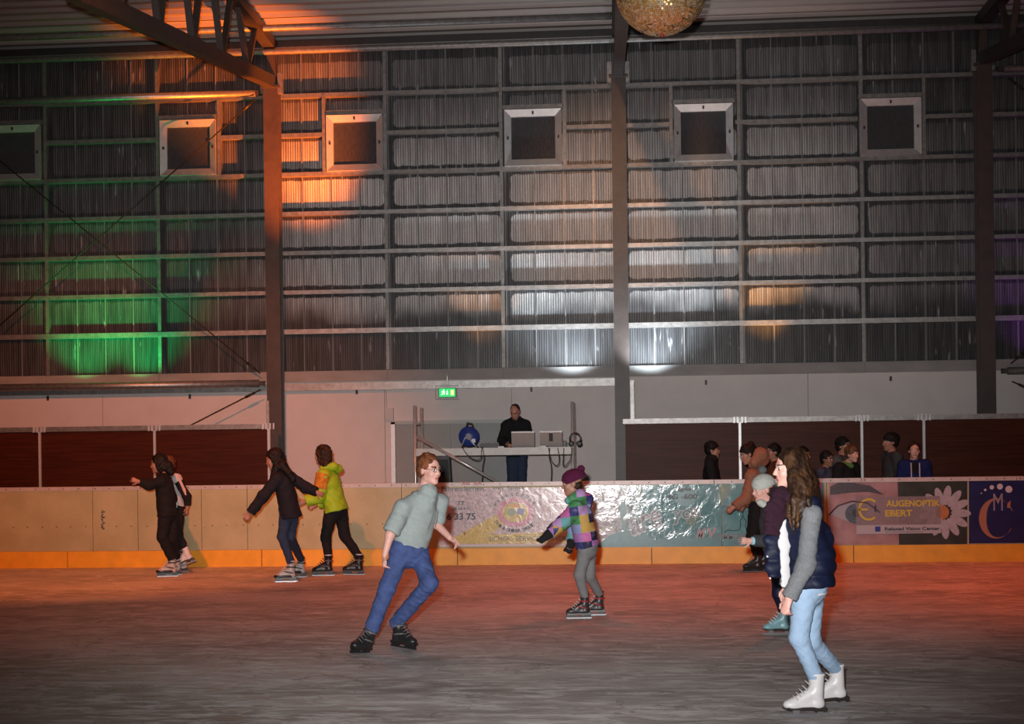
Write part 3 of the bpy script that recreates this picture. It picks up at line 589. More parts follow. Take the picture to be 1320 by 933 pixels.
# hanging leads
def lead(name, pts, lab, Y):
    P = [U(x, y, Y) for x, y in pts]; Q = []
    for a in range(len(P)-1):
        p0, p1, p2, p3 = P[max(a-1,0)], P[a], P[a+1], P[min(a+2,len(P)-1)]
        for t in (0, .25, .5, .75): Q.append(.5*((2*p1)+(p2-p0)*t+(2*p0-5*p1+4*p2-p3)*t*t+(3*p1-p0-3*p2+p3)*t**3))
    Q.append(P[-1]); tag(build(MB().tube(Q, .007, 6), name, blk, None, True), lab, 'cable')
lead('power_lead', [(596,577),(604,588),(614,593),(620,590),(621,576)], 'black lead looping below the cable reel', YS-.06)
lead('power_lead', [(622,576),(624,590),(622,604),(621,640)], 'straight black lead hanging below the mixing desk', YS-.045)
lead('power_lead', [(709,577),(708,590),(711,605),(709,640)], 'black lead hanging below the striped laptop', YS-.05)
lead('power_lead', [(707,577),(710,592),(717,600),(721,594),(719,577)], 'black lead looping below the striped laptop', YS-.065)
lead('power_lead', [(727,577),(726,600),(731,598),(736,590),(737,577)], 'black lead looping next to the right scaffold post', YS-.05)
# black floor loudspeaker seen behind the boy
c = U(571,605,YS+.5); sp = thing('loudspeaker', (c.x, c.y, 0), 'black loudspeaker standing under the scaffold behind the boy', 'speaker')
build(MB().slab([(c.x-.17,c.y,0), (c.x+.17,c.y,0), (c.x+.1,c.y,1.62), (c.x-.12,c.y,1.62)], (0,.26,0)), 'cabinet', blk, sp)
build(MB().slab([(c.x-.14,c.y-.012,.9), (c.x+.12,c.y-.012,.9), (c.x+.09,c.y-.012,1.57), (c.x-.1,c.y-.012,1.57)], (0,.014,0)), 'grille', mat('grille_black', (.03,.03,.03), .7, 0, .3, 200), sp)
# ---- exit sign
YE = YW-.3; c = U(576.5,506,YE); ex = thing('exit_sign', (c.x, YE, c.z), 'green lit emergency exit sign with running figure in a wire guard', 'exit sign')
w, h = .155, .085
build(MB().box((c.x-w,YE,c.z-h), (c.x+w,YE+.06,c.z+h)), 'case', mat('sign_case', (.2,.22,.2), .5), ex)
build(MB().box((c.x-w+.015,YE-.004,c.z-h+.012), (c.x+w-.015,YE+.002,c.z+h-.012)), 'green_face', mat('sign_green', (.01,.3,.08), .4, emit=(.0,.42,.09), estr=1.6), ex)
wm = mat('sign_white', (.8,.9,.8), .4, emit=(.75,1.,.7), estr=1.5)
def pl_(pts): return MB().slab([(c.x+a, YE-.007, c.z+b) for a, b in pts], (0,.003,0))
mb = MB(); mb.lathe([(.012,-.007), (.012,-.004)], 10, 'Y', (c.x-.062,YE,c.z+.044))
for pts in (((-.075,.03),(-.055,.033),(-.05,.0),(-.075,-.005)), ((-.07,.0),(-.055,.0),(-.035,-.03),(-.045,-.036)), ((-.075,0),(-.062,-.002),(-.08,-.035),(-.11,-.038),(-.108,-.028),(-.088,-.024)), ((-.075,.028),(-.072,.018),(-.1,.005),(-.105,.014)), ((-.056,.03),(-.03,.012),(-.036,.004),(-.056,.016))):
    q = pl_(pts); mb.add(q.v, q.f)
build(mb, 'running_figure', wm, ex)
mb = pl_(((-.006,.04),(.008,.04),(.008,-.01),(.022,-.01),(.001,-.042),(-.02,-.01),(-.006,-.01))); build(mb, 'arrow', wm, ex)
build(pl_(((.06,-.045),(.115,-.045),(.115,.045),(.06,.045))), 'door_symbol', mat('sign_yellow', (.8,.7,.3), .4, emit=(1.,.75,.3), estr=1.), ex)
mb = MB(); g = .19; gz = .115
mb.tube([(c.x-g,YE-.07,c.z-gz), (c.x+g,YE-.07,c.z-gz), (c.x+g,YE-.07,c.z+gz), (c.x-g,YE-.07,c.z+gz), (c.x-g,YE-.07,c.z-gz)], .006, 6)
for k in range(7):
    a = -g+2*g*k/6; mb.tube([(c.x+a,YE+.05,c.z-gz), (c.x+a,YE-.07,c.z-gz)], .004, 5); mb.tube([(c.x+a,YE+.05,c.z+gz), (c.x+a,YE-.07,c.z+gz)], .004, 5)
build(mb, 'wire_guard', tube_m, ex)
build(MB().tube([(c.x,YE+.03,c.z+h), (c.x,YE+.03,c.z+.3)], .012, 6), 'hanger', galv, ex)
# ---- junction box with conduit
c = U(502,533,YW-.14); jb = thing('junction_box', (c.x, YW-.1, c.z), 'pale junction box with conduit on the pinkish wall', 'junction box')
pale = mat('box_pale', (.55,.5,.48), .5)
build(MB().box((c.x-.07,YW-.17,c.z-.12), (c.x+.07,YW-.1,c.z+.1)), 'case', pale, jb); build(MB().box((c.x-.055,YW-.178,c.z-.07), (c.x+.055,YW-.168,c.z+.085)), 'cover', pale, jb)
build(MB().tube([(c.x-.06,YW-.115,c.z+.08), (c.x-.06,YW-.115,c.z+.46)], .012, 6), 'conduit', pale, jb)
# ================================================================ MIRROR BALL
c = U(852.5,-15,14.9); R = .5
mb_ = thing('mirror_ball', c, 'golden mirror ball hanging from the roof at the top of the picture', 'mirror ball')
n = NT('mirror_tile', .28); n.b.inputs['Metallic'].default_value = .6
oi = n.t.nodes.new('ShaderNodeAttribute'); oi.attribute_name = 'tone'
n.color(n.mix(oi.outputs['Fac'], (.85,.50,.13), (1.,.90,.66)))
V = []; Fc = []; tone = []; rows = 70
rg = random.Random(3)
for i in range(rows):
    la = -math.pi/2+math.pi*(i+.5)/rows; cnt = max(6, int(2*rows*math.cos(la)))
    dl = math.pi/rows*.46; 
    for j in range(cnt):
        lo = 2*math.pi*j/cnt; dn_ = math.pi/cnt*.92
        nrm = Vector((math.cos(la)*math.cos(lo), math.cos(la)*math.sin(lo), math.sin(la)))
        nj = (nrm+Vector((rg.gauss(0,.13), rg.gauss(0,.13), rg.gauss(0,.13)))).normalized()
        e = Vector((-math.sin(lo), math.cos(lo), 0)); u = nrm.cross(e); e = (e-nj*e.dot(nj)).normalized(); u = nj.cross(e)
        p = nrm*(R+.003); a = e*R*math.cos(la)*dn_; b = u*R*dl; k = len(V)
        V += [p-a-b, p+a-b, p+a+b, p-a+b]; Fc.append((k, k+1, k+2, k+3)); tone.append(rg.random()**1.5)
me = bpy.data.meshes.new('mirror_tile'); me.from_pydata([tuple(v) for v in V], [], Fc); at = me.attributes.new('tone', 'FLOAT', 'FACE'); at.data.foreach_set('value', tone)
o = link('mirror_tile', me, n.m, mb_); o['kind'] = 'stuff'
build(MB().lathe([(R*math.cos(t), c.z+R*math.sin(t)) for t in [math.pi*(k/20-.5) for k in range(1, 20)]], 32, 'Z', (c.x, c.y, 0)), 'core', mat('ball_core', (.03,.025,.02), .5), mb_, True)
build(MB().tube([(c.x,c.y,c.z-R-.03), (c.x,c.y,c.z-R+.02)], .015, 8), 'bottom_pin', mat('pin_red', (.5,.03,.02), .4), mb_, True)
build(MB().tube([(c.x,c.y,c.z+R-.01), (c.x,c.y,c.z+R+.06)], .05, 12), 'motor_cap', blk, mb_, True)
build(MB().tube([(c.x,c.y,c.z+R+.05), (c.x,c.y,9.22)], .012, 6), 'hanging_rod', galv, mb_, True)
# ================================================================ PEOPLE: smooth implicit surfaces
def V3(*a): return np.array(a, dtype=np.float64)
def nrm(v): v = np.asarray(v, dtype=np.float64); return v/np.linalg.norm(v)
class SDF:
    def __init__(s, h, k=.02): s.h = h; s.k = k; s.p = []; s.cuts = []; s.subs = []; s.disp = None
    def cone(s, a, b, ra, rb, k=None, flat=None, caps=(0, 0)):
        s.p.append(('c', np.array(a, float), np.array(b, float), ra, rb, s.k if k is None else k, flat, caps)); return s
    def ell(s, c, r, R=None, k=None):
        s.p.append(('e', np.array(c, float), np.array(r, float), np.eye(3) if R is None else np.array(R, float), s.k if k is None else k)); return s
    def chain(s, pts, rs, k=None, flat=None, caps=(0, 0)):
        for i in range(len(pts)-1): s.cone(pts[i], pts[i+1], rs[i], rs[i+1], k, flat, (caps[0] if i == 0 else 0, caps[1] if i == len(pts)-2 else 0))
        return s
    @staticmethod
    def dist(q, X):
        if q[0] == 'e':
            _, c, r, R, k = q; d = X-c; l = d@R.T
            k0 = np.sqrt(((l/r)**2).sum(-1)); k1 = np.sqrt(((l/(r*r))**2).sum(-1))+1e-9; return k0*(k0-1)/k1
        _, a, b, ra, rb, k, flat, caps = q; ba = b-a; L = math.sqrt(ba@ba)+1e-9; ax = ba/L; d = X-a; t = d@ax
        pr = d-t[..., None]*ax
        f = 1.
        if flat is not None:
            nn = np.array(flat[0], float); nn = nn-ax*(nn@ax); nn = nn/(np.linalg.norm(nn)+1e-9); f = flat[1]
            e = pr@nn; pr = pr+(e*(1/f-1))[..., None]*nn
        tc = np.clip(t/L, 0, 1); rad = ra+(rb-ra)*tc; ov = t-tc*L
        r_ = np.sqrt((pr*pr).sum(-1)+ov*ov); dd = r_-rad
        if f < 1: dd = np.where(dd > 0, dd*max(f, .5), dd*f)
        if caps[0]: dd = np.maximum(dd, -t)
        if caps[1]: dd = np.maximum(dd, t-L)
        return dd
    @staticmethod
    def bb(q):
        if q[0] == 'e': m = max(q[2]); return q[1]-m, q[1]+m
        m = max(q[3], q[4]); return np.minimum(q[1], q[2])-m, np.maximum(q[1], q[2])+m
    def mesh(s, name, off=None):
        h = s.h; B = [s.bb(q) for q in s.p]; lo = np.min([b[0] for b in B], 0)-3*h-.012; hi = np.max([b[1] for b in B], 0)+3*h+.012
        N = np.ceil((hi-lo)/h).astype(int)+1; D = np.full(N, .5, dtype=np.float32)
        ax = [lo[i]+h*np.arange(N[i]) for i in range(3)]
        def box(b0, b1, m):
            i0 = np.maximum(np.floor((b0-m-lo)/h).astype(int), 0); i1 = np.minimum(np.ceil((b1+m-lo)/h).astype(int)+1, N)
            sl = tuple(slice(i0[i], i1[i]) for i in range(3)); g = np.stack(np.meshgrid(*[ax[i][sl[i]] for i in range(3)], indexing='ij'), -1); return sl, g
        for q, b in zip(s.p, B):
            k = q[4] if q[0] == 'e' else q[5]; sl, g = box(b[0], b[1], k+3*h+.012); d = s.dist(q, g); o = D[sl]
            hh = np.clip(.5+.5*(o-d)/k, 0, 1); D[sl] = o*(1-hh)+d*hh-k*hh*(1-hh)
        for q, k in s.subs:
            b = s.bb(q); b0 = np.maximum(b[0], lo); b1 = np.minimum(b[1], hi)
            if np.any(b1 < lo) or np.any(b0 > hi): continue
            sl, g = box(b0, b1, k+2*h); d = -s.dist(q, g); D[sl] = np.maximum(D[sl], d)
        if s.disp is not None or s.cuts:
            I = np.argwhere(np.abs(D) < .05); P = lo+I*h; v = D[I[:,0], I[:,1], I[:,2]]
            if s.disp is not None: v = v+s.disp(P)
            D[I[:,0], I[:,1], I[:,2]] = v
            if s.cuts:
                g = np.stack(np.meshgrid(*ax, indexing='ij'), -1)
                for p, n in s.cuts: D = np.maximum(D, ((g-np.array(p, float))@nrm(n)))
        ins = D < 0
        c = np.zeros(N-1, dtype=np.int8)
        for i in (0, 1):
            for j in (0, 1):
                for k in (0, 1): c += ins[i:N[0]-1+i, j:N[1]-1+j, k:N[2]-1+k]
        A = np.argwhere((c > 0) & (c < 8)); idx = np.full(N-1, -1, dtype=np.int64); idx[A[:,0], A[:,1], A[:,2]] = np.arange(len(A))
        S = np.zeros((len(A), 3)); cnt = np.zeros(len(A))
        cor = [(i, j, k) for i in (0, 1) for j in (0, 1) for k in (0, 1)]
        val = {q: D[A[:,0]+q[0], A[:,1]+q[1], A[:,2]+q[2]].astype(float) for q in cor}
        for q in cor:
            for w in range(3):
                if q[w] == 0:
                    r = list(q); r[w] = 1; r = tuple(r); a, b = val[q], val[r]; m = (a < 0) != (b < 0)
                    t = np.where(m, a/np.where(m, a-b, 1), 0); pt = np.tile(np.array(q, float), (len(A), 1)); pt[:, w] += t
                    S[m] += pt[m]; cnt[m] += 1
        P = lo+h*(A+S/cnt[:, None]); Q = []
        for w in range(3):
            u, v = (w+1) % 3, (w+2) % 3; a = [slice(None)]*3; b = [slice(None)]*3; a[w] = slice(0, -1); b[w] = slice(1, None)
            a0, b0 = ins[tuple(a)], ins[tuple(b)]; E = np.argwhere(a0 != b0)
            E = E[(E[:,u] > 0) & (E[:,v] > 0) & (E[:,u] < N[u]-1) & (E[:,v] < N[v]-1)]
            fl = a0[E[:,0], E[:,1], E[:,2]]
            def cell(du, dv): e = E.copy(); e[:,u] -= du; e[:,v] -= dv; return idx[e[:,0], e[:,1], e[:,2]]
            q = np.stack([cell(1,1), cell(0,1), cell(0,0), cell(1,0)], 1); q[~fl] = q[~fl][:, ::-1]; Q.append(q)
        Q = np.concatenate(Q); Q = Q[(Q >= 0).all(1)]
        # light smoothing
        if off is not None: P = P-np.array(off, float)
        me = bpy.data.meshes.new(name); me.vertices.add(len(P)); me.vertices.foreach_set('co', P.astype(np.float32).ravel())
        me.loops.add(len(Q)*4); me.loops.foreach_set('vertex_index', Q.astype(np.int32).ravel())
        me.polygons.add(len(Q)); me.polygons.foreach_set('loop_start', np.arange(0, len(Q)*4, 4, dtype=np.int32))
        me.polygons.foreach_set('use_smooth', np.ones(len(Q), dtype=bool)); me.update(calc_edges=True); me.validate()
        s.P, s.Q = P, Q
        return me
# ---- materials of people
def skin(name, c): return mat('skin_'+name, c, .5, 0, .06, 30)
SK = skin('fair', (.62,.36,.28)); SKr = skin('rosy', (.66,.36,.30)); SKd = skin('brown', (.30,.15,.09)); SK_dim = skin('warm', (.40,.20,.135))  # warm tone is darkened to stand for weaker light away from the camera
LIP = mat('lips', (.45,.14,.13), .45); EYE = mat('eye_dark', (.03,.025,.025), .3); EYW = mat('eye_white', (.75,.72,.7), .3)
def cloth(name, c, var=.12, vs=25, bump=.3, bs=180, rough=.85, stretch=None): return mat('cloth_'+name, c, rough, 0, var, vs, bump, bs, stretch, .25)
def hairm(name, c, d):
    if 'hair_'+name in MATS: return MATS['hair_'+name]
    n = NT('hair_'+name, .6); a = n.noise(38, 4, (1,1,.1)); n.color(n.mix(n.rng(a, .35, .68), c, d)); n.bump(n.noise(90, 2, (1,1,.08)), .25, .01); n.b.inputs['Specular IOR Level'].default_value = .2; return n.m
H_BLACK = hairm('black', (.008,.007,.007), (.016,.013,.012)); H_DKBR = hairm('darkbrown', (.016,.009,.006), (.05,.027,.016)); H_RED = hairm('auburn', (.09,.03,.014), (.22,.075,.03))
H_BLOND = hairm('brown', (.06,.035,.018), (.16,.09,.045)); 
n = NT('hair_long_highlights', .42); a = n.noise(30, 4, (1,1,.09)); lo_ = n.rng(n.z, 1.28, 1.05)
n.color(n.mix(n.ma('MULTIPLY', n.rng(a, .46, .66), n.ma('ADD', .12, n.ma('MULTIPLY', lo_, .85))), n.mix(n.rng(a, .3, .6), (.012,.006,.004), (.035,.017,.010)), (.36,.16,.05))); n.bump(n.noise(80, 2, (1,1,.07)), .35, .012); n.b.inputs['Specular IOR Level'].default_value = .18; H_LONG = n.m
JEANS = cloth('jeans_blue', (.055,.085,.22), .25, 16, .3, 150); JEANS_L = cloth('jeans_light', (.30,.43,.60), .18, 9, .25, 150, .8, (1,1,.35)); JEANS_D = cloth('jeans_dark', (.03,.045,.085), .2, 16)
BLACKC = cloth('black', (.012,.012,.014)); NAVY = cloth('navy', (.006,.009,.030), .15, 20, .15, 120, .55); GREYH = cloth('grey_hoodie', (.30,.345,.34), .08, 40); GREYK = cloth('grey_knit', (.20,.21,.225), .22, 120, .6, 220)
GREYT = cloth('grey_trousers', (.19,.195,.20), .1, 30); WHITEC = cloth('white', (.6,.6,.62), .04, 20); MAROON = cloth('maroon', (.027,.008,.018), .25, 60, .6, 160); PURPLE = cloth('purple_knit', (.11,.013,.055), .3, 90, .8, 150)
LIME = cloth('lime', (.34,.55,.025), .1, 14, .2, 60, .6); TAN = cloth('tan_fur', (.36,.19,.12), .3, 60, 1., 120); OFFW = cloth('offwhite_knit', (.58,.60,.55), .15, 90, .8, 140); CHAR = cloth('charcoal', (.05,.052,.058)); BLUEJ = cloth('blue', (.010,.02,.10))
RUST = cloth('rust', (.12,.04,.02)); GREENC = cloth('green', (.10,.2,.05)); PALEP = cloth('pale_stripe', (.62,.45,.42))
n = NT('cloth_patchwork', .75); mpv = n.t.nodes.new('ShaderNodeMapping'); mpv.inputs['Scale'].default_value = (11.5,4.,11.5); mpv.inputs['Rotation'].default_value = (0,.12,0)
n.t.links.new(n.pos, mpv.inputs[0]); fl_ = n.t.nodes.new('ShaderNodeVectorMath'); fl_.operation = 'FLOOR'; n.t.links.new(mpv.outputs[0], fl_.inputs[0]); wn = n.t.nodes.new('ShaderNodeTexWhiteNoise'); n.t.links.new(fl_.outputs[0], wn.inputs[0])
cr = n.t.nodes.new('ShaderNodeValToRGB'); cr.color_ramp.interpolation = 'CONSTANT'; n.t.links.new(wn.outputs[0], cr.inputs[0])
PC = [(.36,.16,.42), (.012,.012,.05), (.50,.12,.33), (.12,.34,.36), (.03,.035,.16), (.42,.25,.50), (.05,.24,.08), (.24,.30,.55), (.5,.3,.06)]
while len(cr.color_ramp.elements) < len(PC): cr.color_ramp.elements.new(.5)
for k, c in enumerate(PC): cr.color_ramp.elements[k].position = k/len(PC); cr.color_ramp.elements[k].color = (*c, 1)
n.color(n.mix(n.ma('MULTIPLY', n.rng(n.noise(26, 3), .5, .7), .35), cr.outputs[0], (.35,.3,.42))); PATCH = n.m
# ---- skates
blade_m = mat('skate_blade', (.36,.36,.38), .3, .8); sole_k = mat('skate_black', (.014,.014,.015), .35); sole_b = mat('skate_heel_brown', (.02,.016,.014), .4)
SKATE = {}
def skate_data(style):
    if style in SKATE: return SKATE[style]
    col = {'black': (.016,.016,.017), 'white': (.62,.61,.62), 'silver': (.45,.43,.42), 'red': (.03,.028,.03), 'pale': (.17,.33,.37), 'dark': (.02,.02,.022)}[style]
    fig = style in ('white', 'pale')
    s = SDF(.006, .02)
    s.cone((-.055,0,.088), (.10,0,.082), .037, .038); s.ell((.135,0,.083), (.05,.042,.034)); s.cone((-.02,0,.16), (.115,0,.092), .043, .034)
    s.cone((-.04,0,.09), (-.035,0,.275), .041, .052, caps=(0, 1)); s.cuts.append(((0,0,.062), (0,0,-1)))
    boot = s.mesh('boot'); boot.materials.append(mat('boot_'+style, col, .38, 0, .06, 20))
    d = {'boot': boot, 'sub': []}
    mb = MB()
    if fig:
        mb.slab([(-.1,-.034,.04), (-.02,-.034,.04), (-.02,-.034,.068), (-.1,-.034,.068)], (0,.068,0)); mb.slab([(-.03,-.034,.052), (.16,-.036,.052), (.185,-.03,.062), (.15,-.036,.07), (-.03,-.034,.07)], (0,.07,0))
        d['sub'].append(('sole', mb.mesh('sole'), sole_b))
        for bx_ in (((-.085,-.006,.02), (-.045,.006,.045)), ((.075,-.006,.02), (.12,.006,.055))): d['sub'].append(('stanchion', MB().box(*bx_).mesh('stanchion'), blade_m))
        bl = [(-.125,.006), (-.11,0), (.16,0), (.195,.014), (.19,.03), (.165,.022), (.1,.024), (-.12,.022)]
    else:
        mb.slab([(-.1,-.026,.045), (.17,-.026,.045), (.185,-.02,.062), (.17,-.03,.07), (-.1,-.03,.07)], (0,.056,0)); mb.slab([(-.095,-.012,.016), (-.03,-.012,.016), (-.015,-.012,.05), (-.105,-.012,.05)], (0,.024,0)); mb.slab([(.07,-.012,.016), (.175,-.012,.022), (.18,-.012,.05), (.05,-.012,.05)], (0,.024,0))
        mb.slab([(-.11,-.008,.014), (.185,-.008,.014), (.19,-.008,.026), (-.115,-.008,.026)], (0,.016,0))
        d['sub'].append(('blade_holder', mb.mesh('blade_holder'), sole_k))
        bl = [(-.12,.01), (-.1,0), (.165,0), (.19,.014), (.185,.018), (-.118,.018)]
    d['sub'].append(('blade', MB().slab([(x,-.0022,z) for x, z in bl], (0,.0044,0)).mesh('blade'), blade_m))
    lc = mat('lace_'+style, {'white': (.42,.4,.4), 'pale': (.6,.65,.66), 'black': (.10,.10,.11), 'silver': (.75,.74,.73), 'red': (.5,.48,.48), 'dark': (.3,.3,.3)}[style], .6)
    mb = MB(); 
    for k in range(6):
        t = k/5; x = .105-.10*t; z = .128+.11*t if t < .7 else .128+.11*.7+(t-.7)*.2; x += .012
        mb.tube([(x-.02,-.036,z-.012), (x+.005,-.012,z+.012), (x+.005,.012,z+.012), (x-.02,.036,z-.012)], .0042, 5)
    d['sub'].append(('laces', mb.mesh('laces', True), lc))
    if style in ('silver', 'red', 'black'):
        sm = mat('strap_'+style, {'silver': (.03,.03,.03), 'red': (.34,.03,.04), 'black': (.12,.12,.125)}[style], .4)
        mb = MB(); mb.tube([(-.095,0,.2), (-.06,-.05,.2), (.0,-.05,.205), (.022,0,.208), (.0,.05,.205), (-.06,.05,.2), (-.095,0,.2)], .009, 6)
        mb.tube([(-.06,-.048,.12), (.0,-.048,.135), (.06,-.026,.142), (.06,.026,.142), (.0,.048,.135), (-.06,.048,.12)], .008, 6)
        d['sub'].append(('strap', mb.mesh('strap', True), sm))
        if style == 'silver':
            s = SDF(.006, .015); s.cone((-.03,0,.09), (.13,0,.078), .047, .043); s.ell((.14,0,.078), (.055,.046,.034)); s.cuts.append(((0,0,.062), (0,0,-1))); s.cuts.append(((0,0,.098), (0,0,1)))
            d['sub'].append(('boot_shell', s.mesh('boot_shell'), sole_k))
    mb = MB(); mb.tube([(-.035+.05*math.cos(t), .05*math.sin(t), .278) for t in [2*math.pi*k/14 for k in range(15)]], .009, 6, False)
    d['sub'].append(('cuff_lining', mb.mesh('cuff_lining', True), mat('lining_'+style, {'black': (.55,.55,.55)}.get(style, tuple(min(1., c*1.1) for c in col)), .7)))
    SKATE[style] = d; return d
def put_skate(root, style, p, fwd, up=(0,0,1), sc=1.):
    d = skate_data(style); u = nrm(up); f = np.array(fwd, float); f = nrm(f-u*(f@u)); l = np.cross(u, f)
    M = Matrix(((f[0],l[0],u[0],p[0]), (f[1],l[1],u[1],p[1]), (f[2],l[2],u[2],p[2]), (0,0,0,1))) @ Matrix.Scale(sc, 4)
    o = link('ice_skate', d['boot'], None, root); o.matrix_local = Matrix.Translation(-root.location) @ M
    for nm, me, m in d['sub']:
        q = link(nm, me, m, o)
    return np.array((M @ Vector((-.037,0,.25)))[:]), np.array((M @ Vector((-.037,0,.12)))[:])
# ---- bodies
def hand(s, wr, d, nn, thumb, curl=.5, sc=1., spread=.3):
    """palm, four fingers and thumb; d = pointing direction, nn = palm normal (fingers curl to it), thumb = side of the thumb"""
    d = nrm(d); nn = np.array(nn, float); nn = nrm(nn-d*(nn@d)); sd = np.cross(d, nn); sd = sd if sd@np.array(thumb, float) > 0 else -sd
    e = wr+d*.085*sc
    s.cone(wr, wr+d*.03*sc, .025*sc, .028*sc, .01, (nn, .7)); s.cone(wr+d*.03*sc, e, .030*sc, .038*sc, .008, (nn, .42))
    for k in range(4):
        w = (k-1.5)*.0205*sc; L = (.068,.078,.074,.058)[k]*sc; r = .0092*sc
        b = e+sd*(-w)*1.0-d*.005*sc; dd = nrm(d+sd*(-w)*spread*6); a1 = curl*.9; a2 = curl*2.0
        d1 = nrm(dd*math.cos(a1)+nn*math.sin(a1)); d2 = nrm(dd*math.cos(a2)+nn*math.sin(a2))
        m = b+d1*L*.5; s.cone(b, m, r, r*.95, .003); s.cone(m, m+d2*L*.5, r*.95, r*.78, .003)
    b = wr+d*.03*sc+sd*.026*sc; t1 = nrm(d*.7+sd*.8+nn*.35*curl); m = b+t1*.042*sc; s.cone(b, m, .0125*sc, .011*sc, .005); s.cone(m, m+nrm(d+sd*.25+nn*.5*curl)*.032*sc, .011*sc, .0088*sc, .004)
def head_frame(c, f, up): f = nrm(f); u = np.array(up, float); u = nrm(u-f*(u@f)); r = np.cross(f, u); return c, f, u, r
def add_head(s, fr, S):
    c, f, u, r = fr; R = np.stack([f, r, u])
    q = lambda a, b, d=0.: c+S*(f*a+u*b+r*d)
    s.ell(q(-.012,.035), V3(.098,.077,.095)*S, R, .02*S); s.ell(q(.033,-.03), V3(.06,.060,.085)*S, R, .02*S); s.cone(q(.0,-.07,-.035), q(.055,-.095,-.012), .026*S, .022*S, .02*S); s.cone(q(.0,-.07,.035), q(.055,-.095,.012), .026*S, .022*S, .02*S)
    s.ell(q(.068,-.103), V3(.022,.026,.019)*S, R, .015*S); s.cone(q(.088,.008), q(.106,-.03), .009*S, .012*S, .008*S); s.ell(q(.097,-.035,.011), V3(.01,.008,.008)*S, R, .005*S); s.ell(q(.097,-.035,-.011), V3(.01,.008,.008)*S, R, .005*S)
    s.cone(q(.078,.026,-.036), q(.078,.026,.036), .013*S, .013*S, .012*S); s.ell(q(.088,-.06), V3(.011,.024,.006)*S, R, .005*S); s.ell(q(.086,-.071), V3(.011,.020,.006)*S, R, .005*S)
    for e in (-1, 1):
        s.ell(q(.058,-.03,e*.038), V3(.026,.024,.026)*S, R, .015*S); s.ell(q(.074,.003,e*.031), V3(.014,.014,.010)*S, R, .004*S); s.ell(q(-.012,-.008,e*.078), V3(.022,.010,.034)*S, R, .005*S)
HEADS = {}
def paint_head(me, s, fr, S, mats, off):
    for m in mats: me.materials.append(m)
    c, f, u, r = fr; C = s.P[s.Q].mean(1)+np.array(off, float)-c; a, b, d = C@f/S, C@u/S, np.abs(C@r)/S
    mi = np.zeros(len(C), dtype=np.int32)
    mi[(a > .078) & (((d-.031)/.016)**2+((b-.002)/.0085)**2 < 1)] = 3; mi[(a > .078) & (((d-.031)/.008)**2+((b-.002)/.0085)**2 < 1)] = 2
    mi[(a > .078) & ((d/.024)**2+((b+.066)/.011)**2 < 1)] = 1; mi[(a > .06) & (np.abs(d-.033) < .02) & (np.abs(b-.027-.05*(.033-d)*0) < .0055)] = 4
    me.polygons.foreach_set('material_index', mi)
def folds(amp, freq=28., seed=0.):
    def fn(P):
        x, y, z = P[:,0]*freq+seed, P[:,1]*freq+seed*2, P[:,2]*freq
        return amp*(np.sin(z*1.3+1.7*np.sin(x*.9+y*.6))*.6+np.sin(z*2.6+x*1.3+2.*np.sin(y*.8+z*.3))*.4)
    return fn
def quilt(amp, step, z0=0.):
    def fn(P): return -amp*np.abs(np.sin((P[:,2]-z0)*math.pi/step))+amp*.5+.002*np.sin(P[:,0]*60+P[:,2]*40)
    return fn
def fuzz(amp, fr=140.):
    def fn(P): return amp*(np.sin(P[:,0]*fr+2*np.sin(P[:,2]*fr*.6))*np.sin(P[:,1]*fr*1.1+1.)*np.sin(P[:,2]*fr*.9))
    return fn
